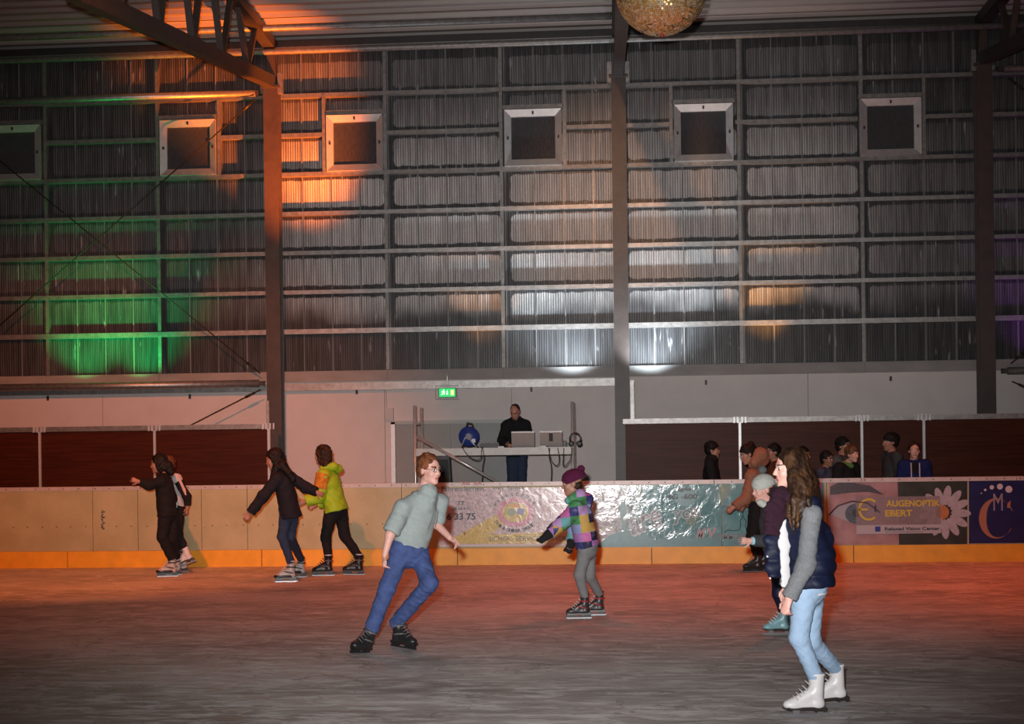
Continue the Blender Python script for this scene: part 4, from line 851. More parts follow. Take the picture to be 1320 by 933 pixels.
def person(label, Y, J, look, up, fwd, S=1., skin_m=SK, hair=None, hair_m=H_DKBR, top=None, bottom=None, skates=None, feet=None, h=.011, brow=None, extra=None, hands=None, group=None, base=None, gloves=None, HS=None):
    """J: joints as (photo x, photo y, metres behind plane Y); look/up: head axes; fwd: chest direction"""
    Q = {k: (v.copy() if isinstance(v, np.ndarray) else np.array(U(v[0], v[1], Y+(v[2] if len(v) > 2 else 0.))[:])) for k, v in J.items()}
    base = Vector(base) if base is not None else Vector((Q['pelvis'][0], Y, 0.))
    root = thing('person', base, label, 'person', group); off = np.array(base[:])
    HS = S*1.0 if HS is None else HS
    fwd = nrm(fwd); spine = nrm(Q['neck']-Q['pelvis']); lat = nrm(np.cross(spine, fwd)); fw = np.cross(lat, spine); RT = np.stack([lat, fw, spine])
    if feet:
        an = []
        for (p, d, u) in feet: an.append(put_skate(root, skates, p, d, u, S*.98 if S < 1 else S))
        Q['anA'], Q['fA'] = an[0]; Q['anB'], Q['fB'] = an[1]
    else:
        for e in 'AB': Q['fA' if e == 'A' else 'fB'] = Q['an'+e]-V3(0,0,.02)
    fr = head_frame(Q['head'], look, up)
    # body: one continuous surface
    b = SDF(h, .03*S); add_head(b, fr, HS)
    nk = Q['neck']; pv = Q['pelvis']; ch = nk*.62+pv*.38; ab = nk*.3+pv*.7
    b.cone(Q['head']-fr[1]*.025*HS-fr[2]*.06*HS, nk, .050*S, .060*S, .02); b.ell(ch, V3(.155,.10,.16)*S, RT); b.ell(ab, V3(.13,.09,.15)*S, RT); b.ell(pv, V3(.145,.105,.10)*S, RT)
    for e in 'AB':
        b.cone(nk, Q['sh'+e], .05*S, .05*S); b.chain([Q['sh'+e], Q['el'+e], Q['wr'+e]], [.048*S, .038*S, .026*S]); b.chain([Q['hip'+e], Q['kn'+e], Q['an'+e]], [.08*S, .053*S, .036*S]); b.cone(Q['an'+e], Q['fA' if e == 'A' else 'fB'], .036*S, .034*S)
        hd = (hands or {}).get(e)
        fa = nrm(Q['wr'+e]-Q['el'+e])
        dr, nn, th, cu = hd if hd else (fa, -lat if e == 'A' else lat, fw, .45)
        hand(b, Q['wr'+e], dr, nn, th, cu, S*(.90 if h < .009 else .96))
    me = b.mesh('body', off); paint_head(me, b, fr, HS, [skin_m, LIP, EYE, EYW, brow or hair_m], off); link('body', me, None, root)
    # trousers
    if bottom:
        s = SDF(h, .03*S); i = bottom.get('i', .014)*1.; r = bottom.get('r', (.088,.062,.05))
        s.ell(pv, (V3(.15,.11,.10)*S+i), RT)
        if bottom.get('waist', 1): s.cone(pv, pv+spine*.12*S, .145*S+i, .138*S+i, None, (fw, .72), (0, 1))
        for e in 'AB':
            end = Q['an'+e] if not bottom.get('in') else Q['an'+e]*.85+Q['kn'+e]*.15
            if bottom.get('over'): end = Q['an'+e]*(1+bottom['over'])-Q['kn'+e]*bottom['over']
            s.cone(Q['hip'+e], Q['kn'+e], r[0]*S+i*.6, r[1]*S+i*.6); s.cone(Q['kn'+e], end, r[1]*S+i*.6, r[2]*S+i*.6, None, None, (0, 1))
        s.disp = folds(bottom.get('fold', .004), bottom.get('freq', 30), bottom.get('seed', 1.)); me = s.mesh('trousers', off); link(bottom.get('name', 'trousers'), me, bottom['m'], root)
    tops = top if isinstance(top, list) else [top] if top else []
    for t in tops:
        s = SDF(h, .035*S); i = t.get('i', .02)
        s.ell(ch, V3(.155,.10,.17)*S+i, RT); s.ell(ab, V3(.132,.095,.15)*S+i, RT)
        hem = t.get('hem', .05); w = t.get('w', .145); f2 = t.get('flare', 0.)
        s.cone(ab, pv-spine*hem*S, .14*S+i, (w+f2)*S+i, None, (fw, .74), (0, 1))
        for e in 'AB':
            sl = t.get('sleeve', 1.); qs = 1. if sl is not None else .72
            s.cone(nk-spine*.03*S, nk+(Q['sh'+e]-nk)*qs, .055*S+i*.6, .056*S+i*.7)
            if sl is None: continue
            rr = t.get('ar', (.056,.05,.04)); ii = i*.7
            if sl <= .5:
                end = Q['sh'+e]+(Q['el'+e]-Q['sh'+e])*sl*2; s.cone(Q['sh'+e], end, rr[0]*S+ii, rr[1]*S+ii, None, None, (0, 1))
            else:
                end = Q['el'+e]+(Q['wr'+e]-Q['el'+e])*(sl*2-1); s.cone(Q['sh'+e], Q['el'+e], rr[0]*S+ii, rr[1]*S+ii); s.cone(Q['el'+e], end, rr[1]*S+ii, rr[2]*S+ii, None, None, (0, 1))
        if t.get('collar'): s.cone(nk-spine*.01, nk*.55+(Q['head']-fr[2]*.075*HS)*.45, .07*S+t['collar'], .066*S+t['collar'], .02)
        if t.get('fn'): t['fn'](s, Q, fr, fw, lat, spine)
        s.disp = t.get('disp') or folds(t.get('fold', .004), t.get('freq', 24), t.get('seed', 3.)); me = s.mesh(t.get('name', 'jacket'), off); link(t.get('name', 'jacket'), me, t['m'], root)
    if gloves:
        s = SDF(h*.8, .01)
        for e in gloves[1]:
            fa = nrm(Q['wr'+e]-Q['el'+e]); w = Q['wr'+e]-fa*.03; s.cone(w, w+fa*.05, .044*S, .046*S, .01, None, (1, 0)); s.cone(w+fa*.05, w+fa*.16*S, .050*S, .038*S, .02, (lat, .62)); s.cone(w+fa*.08+fw*.02, w+fa*.12+fw*.05, .018, .016, .01)
            me = s.mesh('mitten', off); link('mitten', me, gloves[0], root); s = SDF(h*.8, .01)
    if hair:
        s = SDF(min(h, .009), .012*HS); hair(s, Q, fr, HS); s.disp = s.disp or folds(.006, 70, .5); me = s.mesh('hair', off); link('hair', me, hair_m, root)
    if extra: extra(root, off, Q, fr, HS, fw, lat, spine)
    return root
def hq(fr, S): c, f, u, r = fr; return lambda a, b, d=0.: c+S*(f*a+u*b+r*d)
def hair_short(front=.0, side=0.):
    def fn(s, Q, fr, S):
        q = hq(fr, S); R = np.stack(fr[1:2]+(fr[3], fr[2])) if False else np.stack([fr[1], fr[3], fr[2]])
        s.ell(q(-.028,.054), V3(.110+front,.093,.099)*S, R); s.ell(q(-.055,.0), V3(.072,.086,.082)*S, R)
        for e in (-1, 1): s.cone(q(.01,.06,e*.07), q(-.005,.012,e*.077), .016*S, .010*S)
    return fn
def hair_nape(s, Q, fr, S):
    q = hq(fr, S); R = np.stack([fr[1], fr[3], fr[2]]); s.ell(q(-.052,-.025), V3(.058,.076,.07)*S, R)
def hair_long(pts, r0=.07, r1=.05, face=.3):
    """pts: joints (photo x, y, dy) the hair falls along; None keeps it at the neck"""
    def fn(s, Q, fr, S):
        hair_short()(s, Q, fr, S); q = hq(fr, S)
        for e in (-1, 1): s.chain([q(.02,.06,e*.07), q(-.01,-.02,e*.085), q(-.02,-.10,e*.075)], [.03*S, .032*S, .03*S])
        for P in pts:
            W = [q(-.05,.03), q(-.06,-.06)]+P; n_ = len(W); s.chain(W, [r0*S+(r1-r0)*S*k/(n_-1) for k in range(n_)], .03)
    return fn
def glasses(root, off, Q, fr, S, m=None):
    q = hq(fr, S); mb = MB()
    for e in (-1, 1): mb.tube([q(.103-.012*abs(math.cos(t)), .002+.017*math.sin(t), e*.034+.024*math.cos(t)) for t in [2*math.pi*k/14 for k in range(15)]], .0026*S, 5, False)
    mb.tube([q(.105,.006,-.01), q(.109,.009,0), q(.105,.006,.01)], .0026*S, 5)
    for e in (-1, 1): mb.tube([q(.09,.006,e*.058), q(.03,.008,e*.075), q(-.02,.006,e*.082)], .0026*S, 5)
    mb.v = [tuple(np.array(v)-off) for v in mb.v]; link('glasses', mb.mesh('glasses', True), m or mat('glasses_frame', (.05,.03,.035), .35, .3), root)
def sdf_part(root, off, name, m, fn, h=.009, k=.02, disp=None):
    s = SDF(h, k); fn(s); s.disp = disp; return link(name, s.mesh(name, off), m, root)
def g(px, py): return np.array(G(px, py)[:])
# ---------------------------------------------------------------- boy in the grey hoodie
YA_ = 11.12
def cowl(s, Q, fr, fw, lat, spine):
    a = np.array(U(546,646,YA_)[:]); b = np.array(U(552,634,YA_-.02)[:]); s.cone(a, b, .088, .078, .02); s.cone(a-spine*.02+fw*.02, a+spine*.02+fw*.02, .10, .092, .02); s.chain([a+spine*.035+lat*.085*math.cos(q_)+fw*.085*math.sin(q_) for q_ in [2*math.pi*k_/10 for k_ in range(11)]], [.026]*11, .012)
    for e in 'AB':
        d = nrm(Q['el'+e]-Q['sh'+e]); p = Q['sh'+e]+(Q['el'+e]-Q['sh'+e])*.8; s.cone(p-d*.05, p+d*.035, .066, .064, .02, None, (0, 1))
def boy_x(root, off, Q, fr, S, fw, lat, spine):
    glasses(root, off, Q, fr, S)
    mb = MB(); c0 = np.array(U(552,655,YA_)[:])+fw*.13
    for e, L in ((-1,.16), (1,.13)): mb.tube([c0+lat*e*.02, c0+lat*e*.025-spine*L*.5+fw*.01, c0+lat*e*.03-spine*L], .004, 5)
    mb.v = [tuple(np.array(v)-off) for v in mb.v]; link('drawstring', mb.mesh('drawstring'), GREYT, root)
person('boy in grey hoodie and blue jeans with glasses leaning into a turn', YA_,
       dict(head=(554,606,-.02), neck=(546,637,0), pelvis=(527,709,0), shA=(519,655,-.13), shB=(567,647,.12), elA=(503,689,-.22), wrA=(496,715,-.26), elB=(562,675,.10), wrB=(580,693,-.02),
            hipA=(515,716,-.05), hipB=(540,715,.05), knA=(499,758,-.12), knB=(554,752,-.14)),
       (.80,-.60,-.02), (.06,0,1), (.62,-.78,0), .96, SKr, hair_short(-.006), H_RED,
       dict(m=GREYH, i=.022, sleeve=.44, hem=.02, w=.135, ar=(.056,.058,.05), fold=.0035, freq=30, fn=cowl, name='hoodie'), dict(m=JEANS, r=(.080,.062,.054), i=.014, fold=.0045, freq=46, over=.12),
       'black', [(g(466,843), (-.42,-.9,0), (.33,0,1)), (g(516,836), (.82,-.57,0), (.06,.0,1))], .0075, extra=boy_x,
       hands={'A': ((-.12,-.05,-1), (.8,.2,0), (.2,-1,0), .7), 'B': ((.8,-.3,-.6), (-.3,-.6,-.6), (.3,-.6,.8), .75)})
# ---------------------------------------------------------------- girl in front with long hair
YG = 8.30
def w(px, py, dy=0., Y=None): return np.array(U(px, py, (YG if Y is None else Y)+dy)[:])
def long_hair(s, Q, fr, S):
    q = hq(fr, S); R = np.stack([fr[1], fr[3], fr[2]])
    s.ell(q(-.022,.045), V3(.104,.090,.098)*S, R); s.ell(q(-.06,-.01), V3(.065,.085,.09)*S, R)
    rg = random.Random(5)
    for k in range(34):
        t = k/33.; e = rg.uniform(-1, 1); x0 = 1017+32*t; 
        dyy = -.10*math.sin(math.pi*min(1, .25+.6*rg.random()))-.02*rg.random()
        if t > .8: dyy = -.03+.05*rg.random()
        xe = 1024+34*t+rg.uniform(-7, 5); ye = 655+36*(1-abs(t-.35)*1.1)+rg.uniform(-10, 6)
        st = q(.01-.08*t, .085-.05*t, -.065+.03*rg.random()) if e < .6 else q(-.05-.04*t, .05, .05*rg.random())
        m1 = w(x0+2, 618+6*rg.random(), dyy-.01); m2 = w((x0+xe)/2+rg.uniform(-3, 4), 645, dyy-.06*(t < .75)); en = w(xe, ye, dyy-.07*(t < .75)); m3 = (m2*.5+en*.5)+V3(rg.uniform(-.012,.012), 0, 0)
        s.chain([st, m1, m2, m3, en], [.022, .023, .020, .014, .005], .008)
    s.disp = folds(.0025, 120, .3)
def vest_fn(s, Q, fr, fw, lat, spine):
    s.ell(w(1052,722,.0), V3(.105,.15,.15), None, .06); s.cone(w(1060,690), w(1056,752), .06, .08, .05, None, (0, 1))
    s.chain([w(1004,668,.0), w(998,700,-.02), w(999,744,-.04)], [.045, .055, .055], .02, (lat, .45), (0, 1))
    s.cone(w(1028,650,.04), w(1046,652,-.1), .05, .06, .03)
    for yy in (680, 705, 730): s.cone(w(1018,yy,.04), w(1000,yy,-.01), .055, .045, .03)
def girl_x(root, off, Q, fr, S, fw, lat, spine):
    def sc(s):
        s.chain([w(1006,637,-.08), w(1020,643,-.12), w(1034,643,-.04), w(1034,640,.07), w(1016,638,.1), w(1004,637,.02), w(1006,637,-.08)], [.042]*7, .02)
        s.chain([w(1008,640,-.07), w(1000,660,-.09), w(996,690,-.09)], [.055, .062, .060], .02, (lat, .5), (0, 1)); s.chain([w(1002,640,.02), w(996,662,.02), w(993,684,.0)], [.045, .05, .05], .02, (lat, .5), (0, 1))
    sdf_part(root, off, 'scarf', MAROON, sc, .008, .02, folds(.005, 60, 2.))
    sdf_part(root, off, 'shirt_front', WHITEC, lambda s: s.chain([w(1009,668,-.085), w(1011,700,-.10), w(1013,757,-.115)], [.02,.032,.03], .02, (lat, .4), (0, 1)), .008, .02, folds(.0015, 60, 1.))
    mb = MB()
    for p in (w(989,717,-.06), w(992.5,745,-.06), w(1031,762,-.2), w(987,680,-.06)): mb.lathe([(.006,0), (.006,-.006), (.003,-.008)], 8, 'Y', tuple(p-V3(0,.005,0)))
    mb.v = [tuple(np.array(v)-off) for v in mb.v]; o = link('snap_button', mb.mesh('snap_button'), alu, root); o['kind'] = 'stuff'
person('girl with very long brown hair, navy vest, light jeans and white skates, nearest', YG,
       dict(head=(1019,604,0), neck=(1028,641,0), pelvis=(1041,752,0), shA=(1046,663,-.155), shB=(1028,659,.155), elA=(1039,728,-.24), wrA=(1017,771,-.25), elB=(1020,715,.22), wrB=(1014,755,.18),
            hipA=(1037,762,-.075), hipB=(1046,762,.075), knA=(1030,822,-.08), knB=(1045,826,.09)),
       (-1,-.16,-.02), (-.04,0,1), (-.96,-.28,0), .94, SKr, long_hair, H_LONG,
       [dict(m=WHITEC, i=.012, sleeve=None, hem=.07, w=.135, name='shirt', fold=.003), dict(m=GREYK, i=.004, sleeve=1.0, hem=-.32, w=.1, ar=(.056,.053,.047), name='sweater', fold=.003, freq=50), dict(m=NAVY, i=.034, sleeve=None, hem=.02, w=.15, flare=.01, fn=vest_fn, disp=quilt(.012, .085), name='vest')],
       dict(m=JEANS_L, r=(.078,.054,.042), i=.008, fold=.002, freq=70, over=.05), 'white', [(g(1045,924), (-1,-.2,0), (.02,0,1)), (g(1075,911), (-1,-.22,-.04), (-.06,0,1))], .0075, extra=girl_x,
       hands={'A': ((-.35,-.1,-1), (.4,.4,0), (-1,0,-.1), .85), 'B': ((-.3,0,-1), (.5,-.5,0), (-1,0,0), .5)})
# ---------------------------------------------------------------- child in the patchwork jacket
YC_ = 13.28
def beanie(root, off, fr, S, m, pm, pp, rb=.10, slouch=0.):
    q = hq(fr, S); R = np.stack([fr[1], fr[3], fr[2]])
    def fn(s):
        s.ell(q(-.02-slouch,.052), V3(.120+slouch,.104,.102)*S, R); s.cuts.append((q(.0,.01), -fr[2]*.9-fr[1]*.22))
    sdf_part(root, off, 'beanie', m, fn, .008, .02, folds(.003, 120, .2))
    sdf_part(root, off, 'pompom', pm, lambda s: s.ell(q(*pp), V3(.042,.042,.04)*S), .007, .01, fuzz(.007, 190))
def child_x(root, off, Q, fr, S, fw, lat, spine):
    beanie(root, off, fr, S, PURPLE, PURPLE, (-.125,.135), slouch=.015)
    sdf_part(root, off, 'hood', PATCH, lambda s: (s.chain([w(733,645,-.09,YC_), w(748,638,-.09,YC_), w(757,643,.0,YC_), w(748,638,.1,YC_)], [.04,.055,.055,.05]), s.cone(w(748,650,0,YC_), w(756,652,0,YC_), .06, .05)), .01, .03)
person('child in patchwork jacket and purple bobble hat skating in the middle', YC_,
       dict(head=(737,623,0), neck=(745,645,0), pelvis=(757,704,0), shA=(742,655,-.125), shB=(744,654,.125), elA=(727,672,-.19), wrA=(709,687,-.24), elB=(741,680,.18), wrB=(737,697,.12),
            hipA=(755,706,-.065), hipB=(760,706,.065), knA=(747,742,-.07), knB=(760,742,.08)),
       (-.97,-.1,-.16), (-.18,0,1), (-1,-.06,0), .86, SK_dim, hair_nape, H_DKBR,
       dict(m=PATCH, i=.032, sleeve=1., hem=.01, w=.125, flare=.015, ar=(.058,.055,.048), fold=.004), dict(m=GREYT, r=(.078,.056,.044), i=.008, fold=.003),
       'red', [(g(750,797), (-1,-.12,0), (.0,0,1)), (g(769,793), (-1,-.1,0), (.0,0,1))], .0085, extra=child_x, gloves=(BLACKC, 'AB'), HS=.92)
# ---------------------------------------------------------------- girl in the lime jacket
YL = 18.45
L_BAND = cloth('orange_flower', (.55,.22,.03), .4, 22)
def lime_x(root, off, Q, fr, S, fw, lat, spine):
    sdf_part(root, off, 'sleeve_panel', L_BAND, lambda s: s.cone(Q['shA']+V3(0,0,.03), Q['shA']*.35+Q['elA']*.65, .104, .098, None, None, (1, 1)), .011)
    sdf_part(root, off, 'hood', LIME, lambda s: (s.chain([w(416,603,-.1,YL), w(430,601,-.08,YL), w(436,604,.02,YL), w(428,600,.1,YL)], [.04,.055,.055,.04])), .011, .03)
person('girl in lime green jacket and black leggings being led along', YL,
       dict(head=(415,587,0), neck=(421,604,0), pelvis=(433,656,0), shA=(417,613,-.165), shB=(424,612,.165), elA=(411,640,-.2), wrA=(394,646,-.22), elB=(428,640,.24), wrB=(408,650,.2),
            hipA=(427,660,-.07), hipB=(439,660,.07), knA=(420,692,-.08), knB=(444,690,.08)),
       (-.93,.35,-.05), (-.08,0,1), (-.97,.1,0), 1.02, SK_dim, hair_long([[w(420,598,-.07,YL), w(418,607,-.09,YL)], [w(422,600,.0,YL), w(424,606,0,YL)]], .085, .05), H_DKBR,
       dict(m=LIME, i=.045, sleeve=.98, hem=.03, w=.15, flare=.025, ar=(.062,.058,.05), fold=.006), dict(m=BLACKC, r=(.095,.066,.048), i=.008, over=.1), 'black', [(g(420,742), (-1,-.1,0), (0,0,1)), (g(459,741), (-1,-.05,0), (.03,0,1))], .011, extra=lime_x)
# ---------------------------------------------------------------- girl in the long dark coat
YD = 17.45
person('girl in long dark coat and jeans stretching both arms out', YD,
       dict(head=(353,592,-.02), neck=(363,607,0), pelvis=(373,657,0), shA=(357,618,-.15), shB=(374,615,.14), elA=(339,640,-.22), wrA=(323,661,-.24), elB=(394,628,.15), wrB=(408,634,.1),
            hipA=(369,661,-.06), hipB=(378,661,.06), knA=(364,692,-.07), knB=(374,692,.06)),
       (-.96,-.05,-.28), (-.3,0,1), (-.95,-.2,0), .99, SK_dim, hair_long([[w(364,600,-.08,YD), w(372,610,-.10,YD), w(378,618,-.1,YD)], [w(366,602,0,YD), w(374,612,.06,YD)], [w(357,602,-.08,YD), w(352,614,-.13,YD)]], .085, .04), H_BLACK,
       dict(m=cloth('dark_coat', (.014,.014,.020)), i=.03, sleeve=1., hem=.12, w=.14, flare=.03, ar=(.060,.054,.046), fold=.005, name='coat'), dict(m=JEANS_D, r=(.085,.06,.046), i=.008), 'silver', [(g(372,750), (-1,-.2,0), (0,0,1)), (g(385,744), (-1,-.1,0), (0,0,1))], .011)
# ---------------------------------------------------------------- two skaters on the left, one behind the other
YF = 18.35
person('skater all in black pointing left, white and black skates', YF,
       dict(head=(204,598,0), neck=(211,612,0), pelvis=(215,660,0), shA=(207,621,-.15), shB=(214,620,.15), elA=(193,625,-.26), wrA=(180,621,-.3), elB=(222,642,.2), wrB=(216,656,.2),
            hipA=(213,664,-.07), hipB=(221,664,.07), knA=(209,692,-.08), knB=(221,694,.06)),
       (-.97,-.12,-.12), (-.1,0,1), (-.97,-.15,0), .98, SK_dim, hair_long([[w(216,600,0,YF), w(220,608,.0,YF)]], .085, .06), H_BLACK,
       dict(m=BLACKC, i=.03, sleeve=.98, hem=.06, w=.145, flare=.01, fold=.005), dict(m=BLACKC, r=(.09,.066,.055), i=.014), 'silver', [(g(219,743), (-1,-.25,0), (0,0,1)), (g(224,741), (-1,-.2,0), (0,0,1))], .011)
YI = 18.85
def stripe_x(root, off, Q, fr, S, fw, lat, spine):
    sdf_part(root, off, 'sleeve_stripe', PALEP, lambda s: s.chain([Q['shA']+V3(.035,-.05,.03), Q['elA']*.6+Q['shA']*.4+V3(.03,-.045,0), Q['elA']+V3(.01,-.05,0)], [.022,.02,.018]), .011)
person('skater in white jersey with striped black sleeve behind the black-clad one', YI,
       dict(head=(215,600,0), neck=(221,612,0), pelvis=(228,656,0), shA=(228,617,-.16), shB=(222,618,.16), elA=(241,640,-.2), wrA=(242,653,-.2), elB=(222,640,.2), wrB=(214,652,.2),
            hipA=(230,660,-.07), hipB=(227,660,.07), knA=(229,690,-.07), knB=(225,692,.07)),
       (-.97,.1,-.1), (-.05,0,1), (-.97,-.1,0), .97, SK_dim, hair_short(), H_RED,
       [dict(m=WHITEC, i=.02, sleeve=.1, hem=.05, name='jersey'), dict(m=BLACKC, i=.012, sleeve=.95, hem=-.25, w=.1, name='sleeves')], dict(m=BLACKC, r=(.085,.062,.05), i=.01), 'white', [(np.array(U(243,727,YI-.05)[:]), (-.9,-.1,-.42), (-.38,0,1)), (g(233,738), (-1,-.1,0), (0,0,1))], .011, extra=stripe_x,
       hands={'A': ((-.1,-.1,-1), (-.8,.2,0), (-.6,-.6,0), .6)})
# ---------------------------------------------------------------- woman in the tan coat, child with the pale hat
YT = 18.5
def tan_x(root, off, Q, fr, S, fw, lat, spine):
    glasses(root, off, Q, fr, S, mat('glasses_pale', (.5,.45,.45), .3, .5))
    sdf_part(root, off, 'fur_hood', TAN, lambda s: s.chain([w(972,596,-.1,YT), w(980,586,-.04,YT), w(982,592,.05,YT), w(976,600,.1,YT)], [.06,.09,.09,.06]), .011, .04, fuzz(.01, 90))
def bun(s, Q, fr, S):
    hair_short()(s, Q, fr, S); q = hq(fr, S); s.ell(q(-.10,.11), V3(.055,.055,.05)*S)
person('woman in tan fur-hooded coat and glasses stooping beside the boards', YT,
       dict(head=(963,586,-.02), neck=(972,604,0), pelvis=(979,650,0), shA=(969,613,-.15), shB=(974,612,.15), elA=(962,642,-.22), wrA=(947,653,-.26), elB=(968,640,.2), wrB=(960,650,.15),
            hipA=(975,654,-.07), hipB=(981,654,.07), knA=(970,690,-.08), knB=(978,690,.06)),
       (-.93,-.25,-.35), (-.35,0,1), (-.97,-.15,0), .98, SK_dim, bun, H_BLACK,
       dict(m=TAN, i=.035, sleeve=1., hem=-.02, w=.14, flare=.0, fold=.006, name='coat'), dict(m=BLACKC, r=(.095,.072,.06), i=.02), 'dark', [(g(974,737), (-1,-.2,0), (0,0,1)), (g(982,735), (-1,-.2,0), (0,0,1))], .011, extra=tan_x)
YK = 12.02
def kid_x(root, off, Q, fr, S, fw, lat, spine):
    beanie(root, off, fr, S, OFFW, cloth('pompom_grey', (.10,.11,.115), .3, 120), (-.03,.19))
    sdf_part(root, off, 'scarf', OFFW, lambda s: s.chain([w(980,648,-.08,YK), w(990,652,-.09,YK), w(1000,648,.0,YK), w(990,648,.1,YK), w(980,648,.02,YK)], [.032]*5), .009, .02, folds(.005, 60))
    sdf_part(root, off, 'cuff', mat('cuff_blue', (.35,.6,.7), .6), lambda s: s.cone(Q['wrA']-nrm(Q['wrA']-Q['elA'])*.02, Q['wrA']+nrm(Q['wrA']-Q['elA'])*.01, .036, .036, None, None, (1, 1)), .008)
person('child in cream bobble hat half hidden behind the nearest girl', YK,
       dict(head=(983,631,0), neck=(990,650,0), pelvis=(1003,722,0), shA=(993,663,-.13), shB=(991,662,.13), elA=(992,697,-.17), wrA=(970,697,-.22), elB=(996,695,.18), wrB=(1000,708,.15),
            hipA=(1003,725,-.06), hipB=(1006,725,.06), knA=(1004,765,-.06), knB=(1008,765,.06)),
       (-.9,-.35,-.12), (-.12,0,1), (-.97,-.15,0), .87, SKr, hair_nape, H_DKBR,
       dict(m=CHAR, i=.02, sleeve=.97, hem=.04, w=.12, ar=(.056,.05,.045)), dict(m=NAVY, r=(.07,.055,.046), i=.014, fold=.002, name='leggings'), 'pale', [(g(1006,818), (-1,-.15,0), (0,0,1)), (g(1014,812), (-1,-.1,0), (0,0,1))], .0095, extra=kid_x, HS=.90)
# ---------------------------------------------------------------- people off the ice
def standing(label, px, py, Y, face, S=None, floor=0., arms=None, tilt=0., headlook=None, lean=0., **kw):
    hd = np.array(U(px, py, Y)[:]); ht = hd[2]-floor+.12; S = S or ht/1.76
    f = nrm(V3(face[0], face[1], 0)); l = np.cross(V3(0,0,1), f); z = V3(0,0,1)
    nk = hd-z*.165*S-f*(.03+lean)*S; pv = V3(nk[0], nk[1], floor+.53*ht)-f*lean*.6; J = dict(head=hd, neck=nk, pelvis=pv)
    for e, s in (('A', 1), ('B', -1)):
        sh = nk+l*s*.165*S-z*.045*S; J['sh'+e] = sh
        if arms: J['el'+e] = sh+l*s*arms[0][0]*S+f*arms[0][1]*S+z*arms[0][2]*S; J['wr'+e] = J['el'+e]+l*s*arms[1][0]*S+f*arms[1][1]*S+z*arms[1][2]*S
        else: J['el'+e] = sh+l*s*.05*S-z*.27*S-f*.02; J['wr'+e] = J['el'+e]+f*.06*S-z*.23*S
        hp = pv+l*s*.08*S-z*.03; J['hip'+e] = hp; J['kn'+e] = V3(hp[0], hp[1], floor+.27*ht)+f*.02
    p0 = V3(pv[0], pv[1], floor); feet = [(p0+l*.09, f+l*.12, (0,0,1)), (p0-l*.09, f-l*.12, (0,0,1))]
    lk = headlook or (f[0], f[1], -.03)
    return person(label, Y, J, lk, (0,0,1), f, S, feet=feet, base=(pv[0], pv[1], floor), **kw)
YP = 20.95; GR = 'onlookers behind the boards'
def tee(m, **k): d = dict(m=m, i=.03, hem=.05); d.update(k); return d
TR = dict(m=JEANS_D, i=.012)
standing('onlooker in black hoodie with short dark hair, alone at the left of the onlookers', 919, 580.5, YP, (1,-.2), skin_m=SK_dim, hair=hair_short(), hair_m=H_BLACK, top=tee(BLACKC, collar=.03), bottom=TR, skates='dark', h=.013, group=GR, arms=((.03,.05,-.27), (-.05,.2,-.08)))
standing('onlooker with dark hair just left of the nearest girl and her face', 996, 583, YP+.1, (-1,-.4), skin_m=SK_dim, hair=hair_short(), hair_m=H_BLACK, top=tee(RUST), bottom=TR, skates='dark', h=.013, group=GR)
standing('onlooker with rust jacket half hidden by the long brown hair', 1036, 587, YP-.1, (1,-.5), skin_m=SK_dim, hair=hair_short(), hair_m=H_BLACK, top=tee(RUST), bottom=TR, skates='dark', h=.013, group=GR)
standing('short onlooker with dark hair and blue grey jacket, left of the pair', 1066.5, 592, YP-.1, (.75,-.65), skin_m=SKd, hair=hair_short(), hair_m=H_BLACK, top=tee(cloth('slate', (.06,.075,.11))), bottom=TR, skates='dark', h=.013, group=GR)
standing('taller onlooker in grey jacket right behind the fair-haired one', 1087.5, 575, YP+.42, (.8,-.6), skin_m=SK_dim, hair=hair_short(), hair_m=H_BLACK, top=tee(cloth('grey_jacket', (.09,.095,.10))), bottom=TR, skates='dark', h=.013, group=GR)
def green_hood(root, off, Q, fr, S, fw, lat, spine):
    sdf_part(root, off, 'hood_collar', GREENC, lambda s: s.chain([Q['neck']+lat*.08+spine*.03, Q['neck']+fw*.1, Q['neck']-lat*.08+spine*.03], [.035,.035,.035]), .012)
standing('fair-haired onlooker in black jacket with green collar leaning forward', 1099, 585.5, YP-.44, (.6,-.8), lean=.1, skin_m=SK, hair=hair_short(.012), hair_m=H_BLOND, top=tee(BLACKC, i=.045), bottom=TR, skates='dark', h=.013, group=GR, extra=green_hood)
standing('dark-haired onlooker in charcoal sweater looking left', 1147, 570, YP+.2, (-1,-.25), skin_m=SK_dim, hair=hair_short(.012), hair_m=H_BLACK, top=tee(CHAR), bottom=TR, skates='dark', h=.013, group=GR)
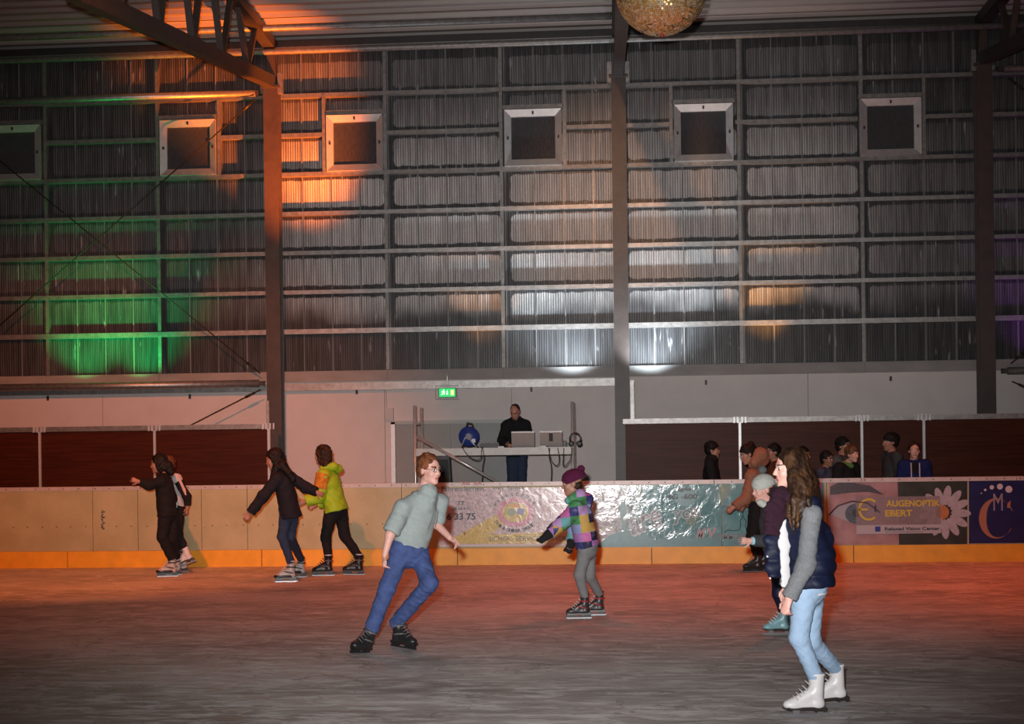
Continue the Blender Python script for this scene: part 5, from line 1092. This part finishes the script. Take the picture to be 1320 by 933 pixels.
def strings(root, off, Q, fr, S, fw, lat, spine):
    for e in (-1, 1):
        p = Q['neck']+fw*.135+lat*e*.06-spine*.02; mb = MB().tube([p, p+fw*.02-spine*.12, p+fw*.015-spine*.34], .009, 6); mb.v = [tuple(np.array(v)-off) for v in mb.v]; link('white_stripe', mb.mesh('white_stripe'), WHITEC, root)
    sdf_part(root, off, 'shirt_front', BLACKC, lambda s: s.cone(Q['neck']+fw*.10-spine*.05, Q['neck']+fw*.115-spine*.34, .05, .055, None, (fw, .5)), .012)
standing('onlooker in blue jacket with white stripes facing the ice, rightmost', 1178.5, 581, YP-.25, (-.1,-1), skin_m=SK, hair=hair_short(-.008), hair_m=H_DKBR, top=tee(BLUEJ, i=.035), bottom=TR, skates='dark', h=.013, group=GR, extra=strings)
# DJ
def dj_x(root, off, Q, fr, S, fw, lat, spine):
    q = hq(fr, S); R = np.stack([fr[1], fr[3], fr[2]])
    sdf_part(root, off, 'beard', H_DKBR, lambda s: (s.ell(q(.055,-.1), V3(.03,.035,.022), R), s.cone(q(.02,-.085,-.055), q(.075,-.098), .014, .014), s.cone(q(.02,-.085,.055), q(.075,-.098), .014, .014)), .008, .015)
def dj_hair(s, Q, fr, S):
    q = hq(fr, S); R = np.stack([fr[1], fr[3], fr[2]]); s.ell(q(-.028,.046), V3(.092,.081,.089)*S, R); s.ell(q(-.045,.0), V3(.055,.078,.07)*S, R)
def hoodn(s, Q, fr, fw, lat, spine): s.chain([Q['neck']+lat*.12+spine*.0, Q['neck']-fw*.07+spine*.05, Q['neck']-lat*.12], [.06,.075,.06], .03)
standing('man in black hoodie and jeans working at the laptop on the scaffold', 664, 531.5, YS+1.15, (-.08,-1), floor=.70, skin_m=skin('ruddy', (.5,.22,.15)), hair=dj_hair, hair_m=H_DKBR, headlook=(-.25,-1,-.55), top=tee(BLACKC, i=.035, hem=.03, fn=hoodn, collar=.02, name='hoodie'), bottom=dict(m=JEANS_D, r=(.092,.07,.06), i=.014), skates='dark', h=.0105,
         arms=((.07,.06,-.25), (-.12,.22,-.07)), lean=.06, extra=dj_x)
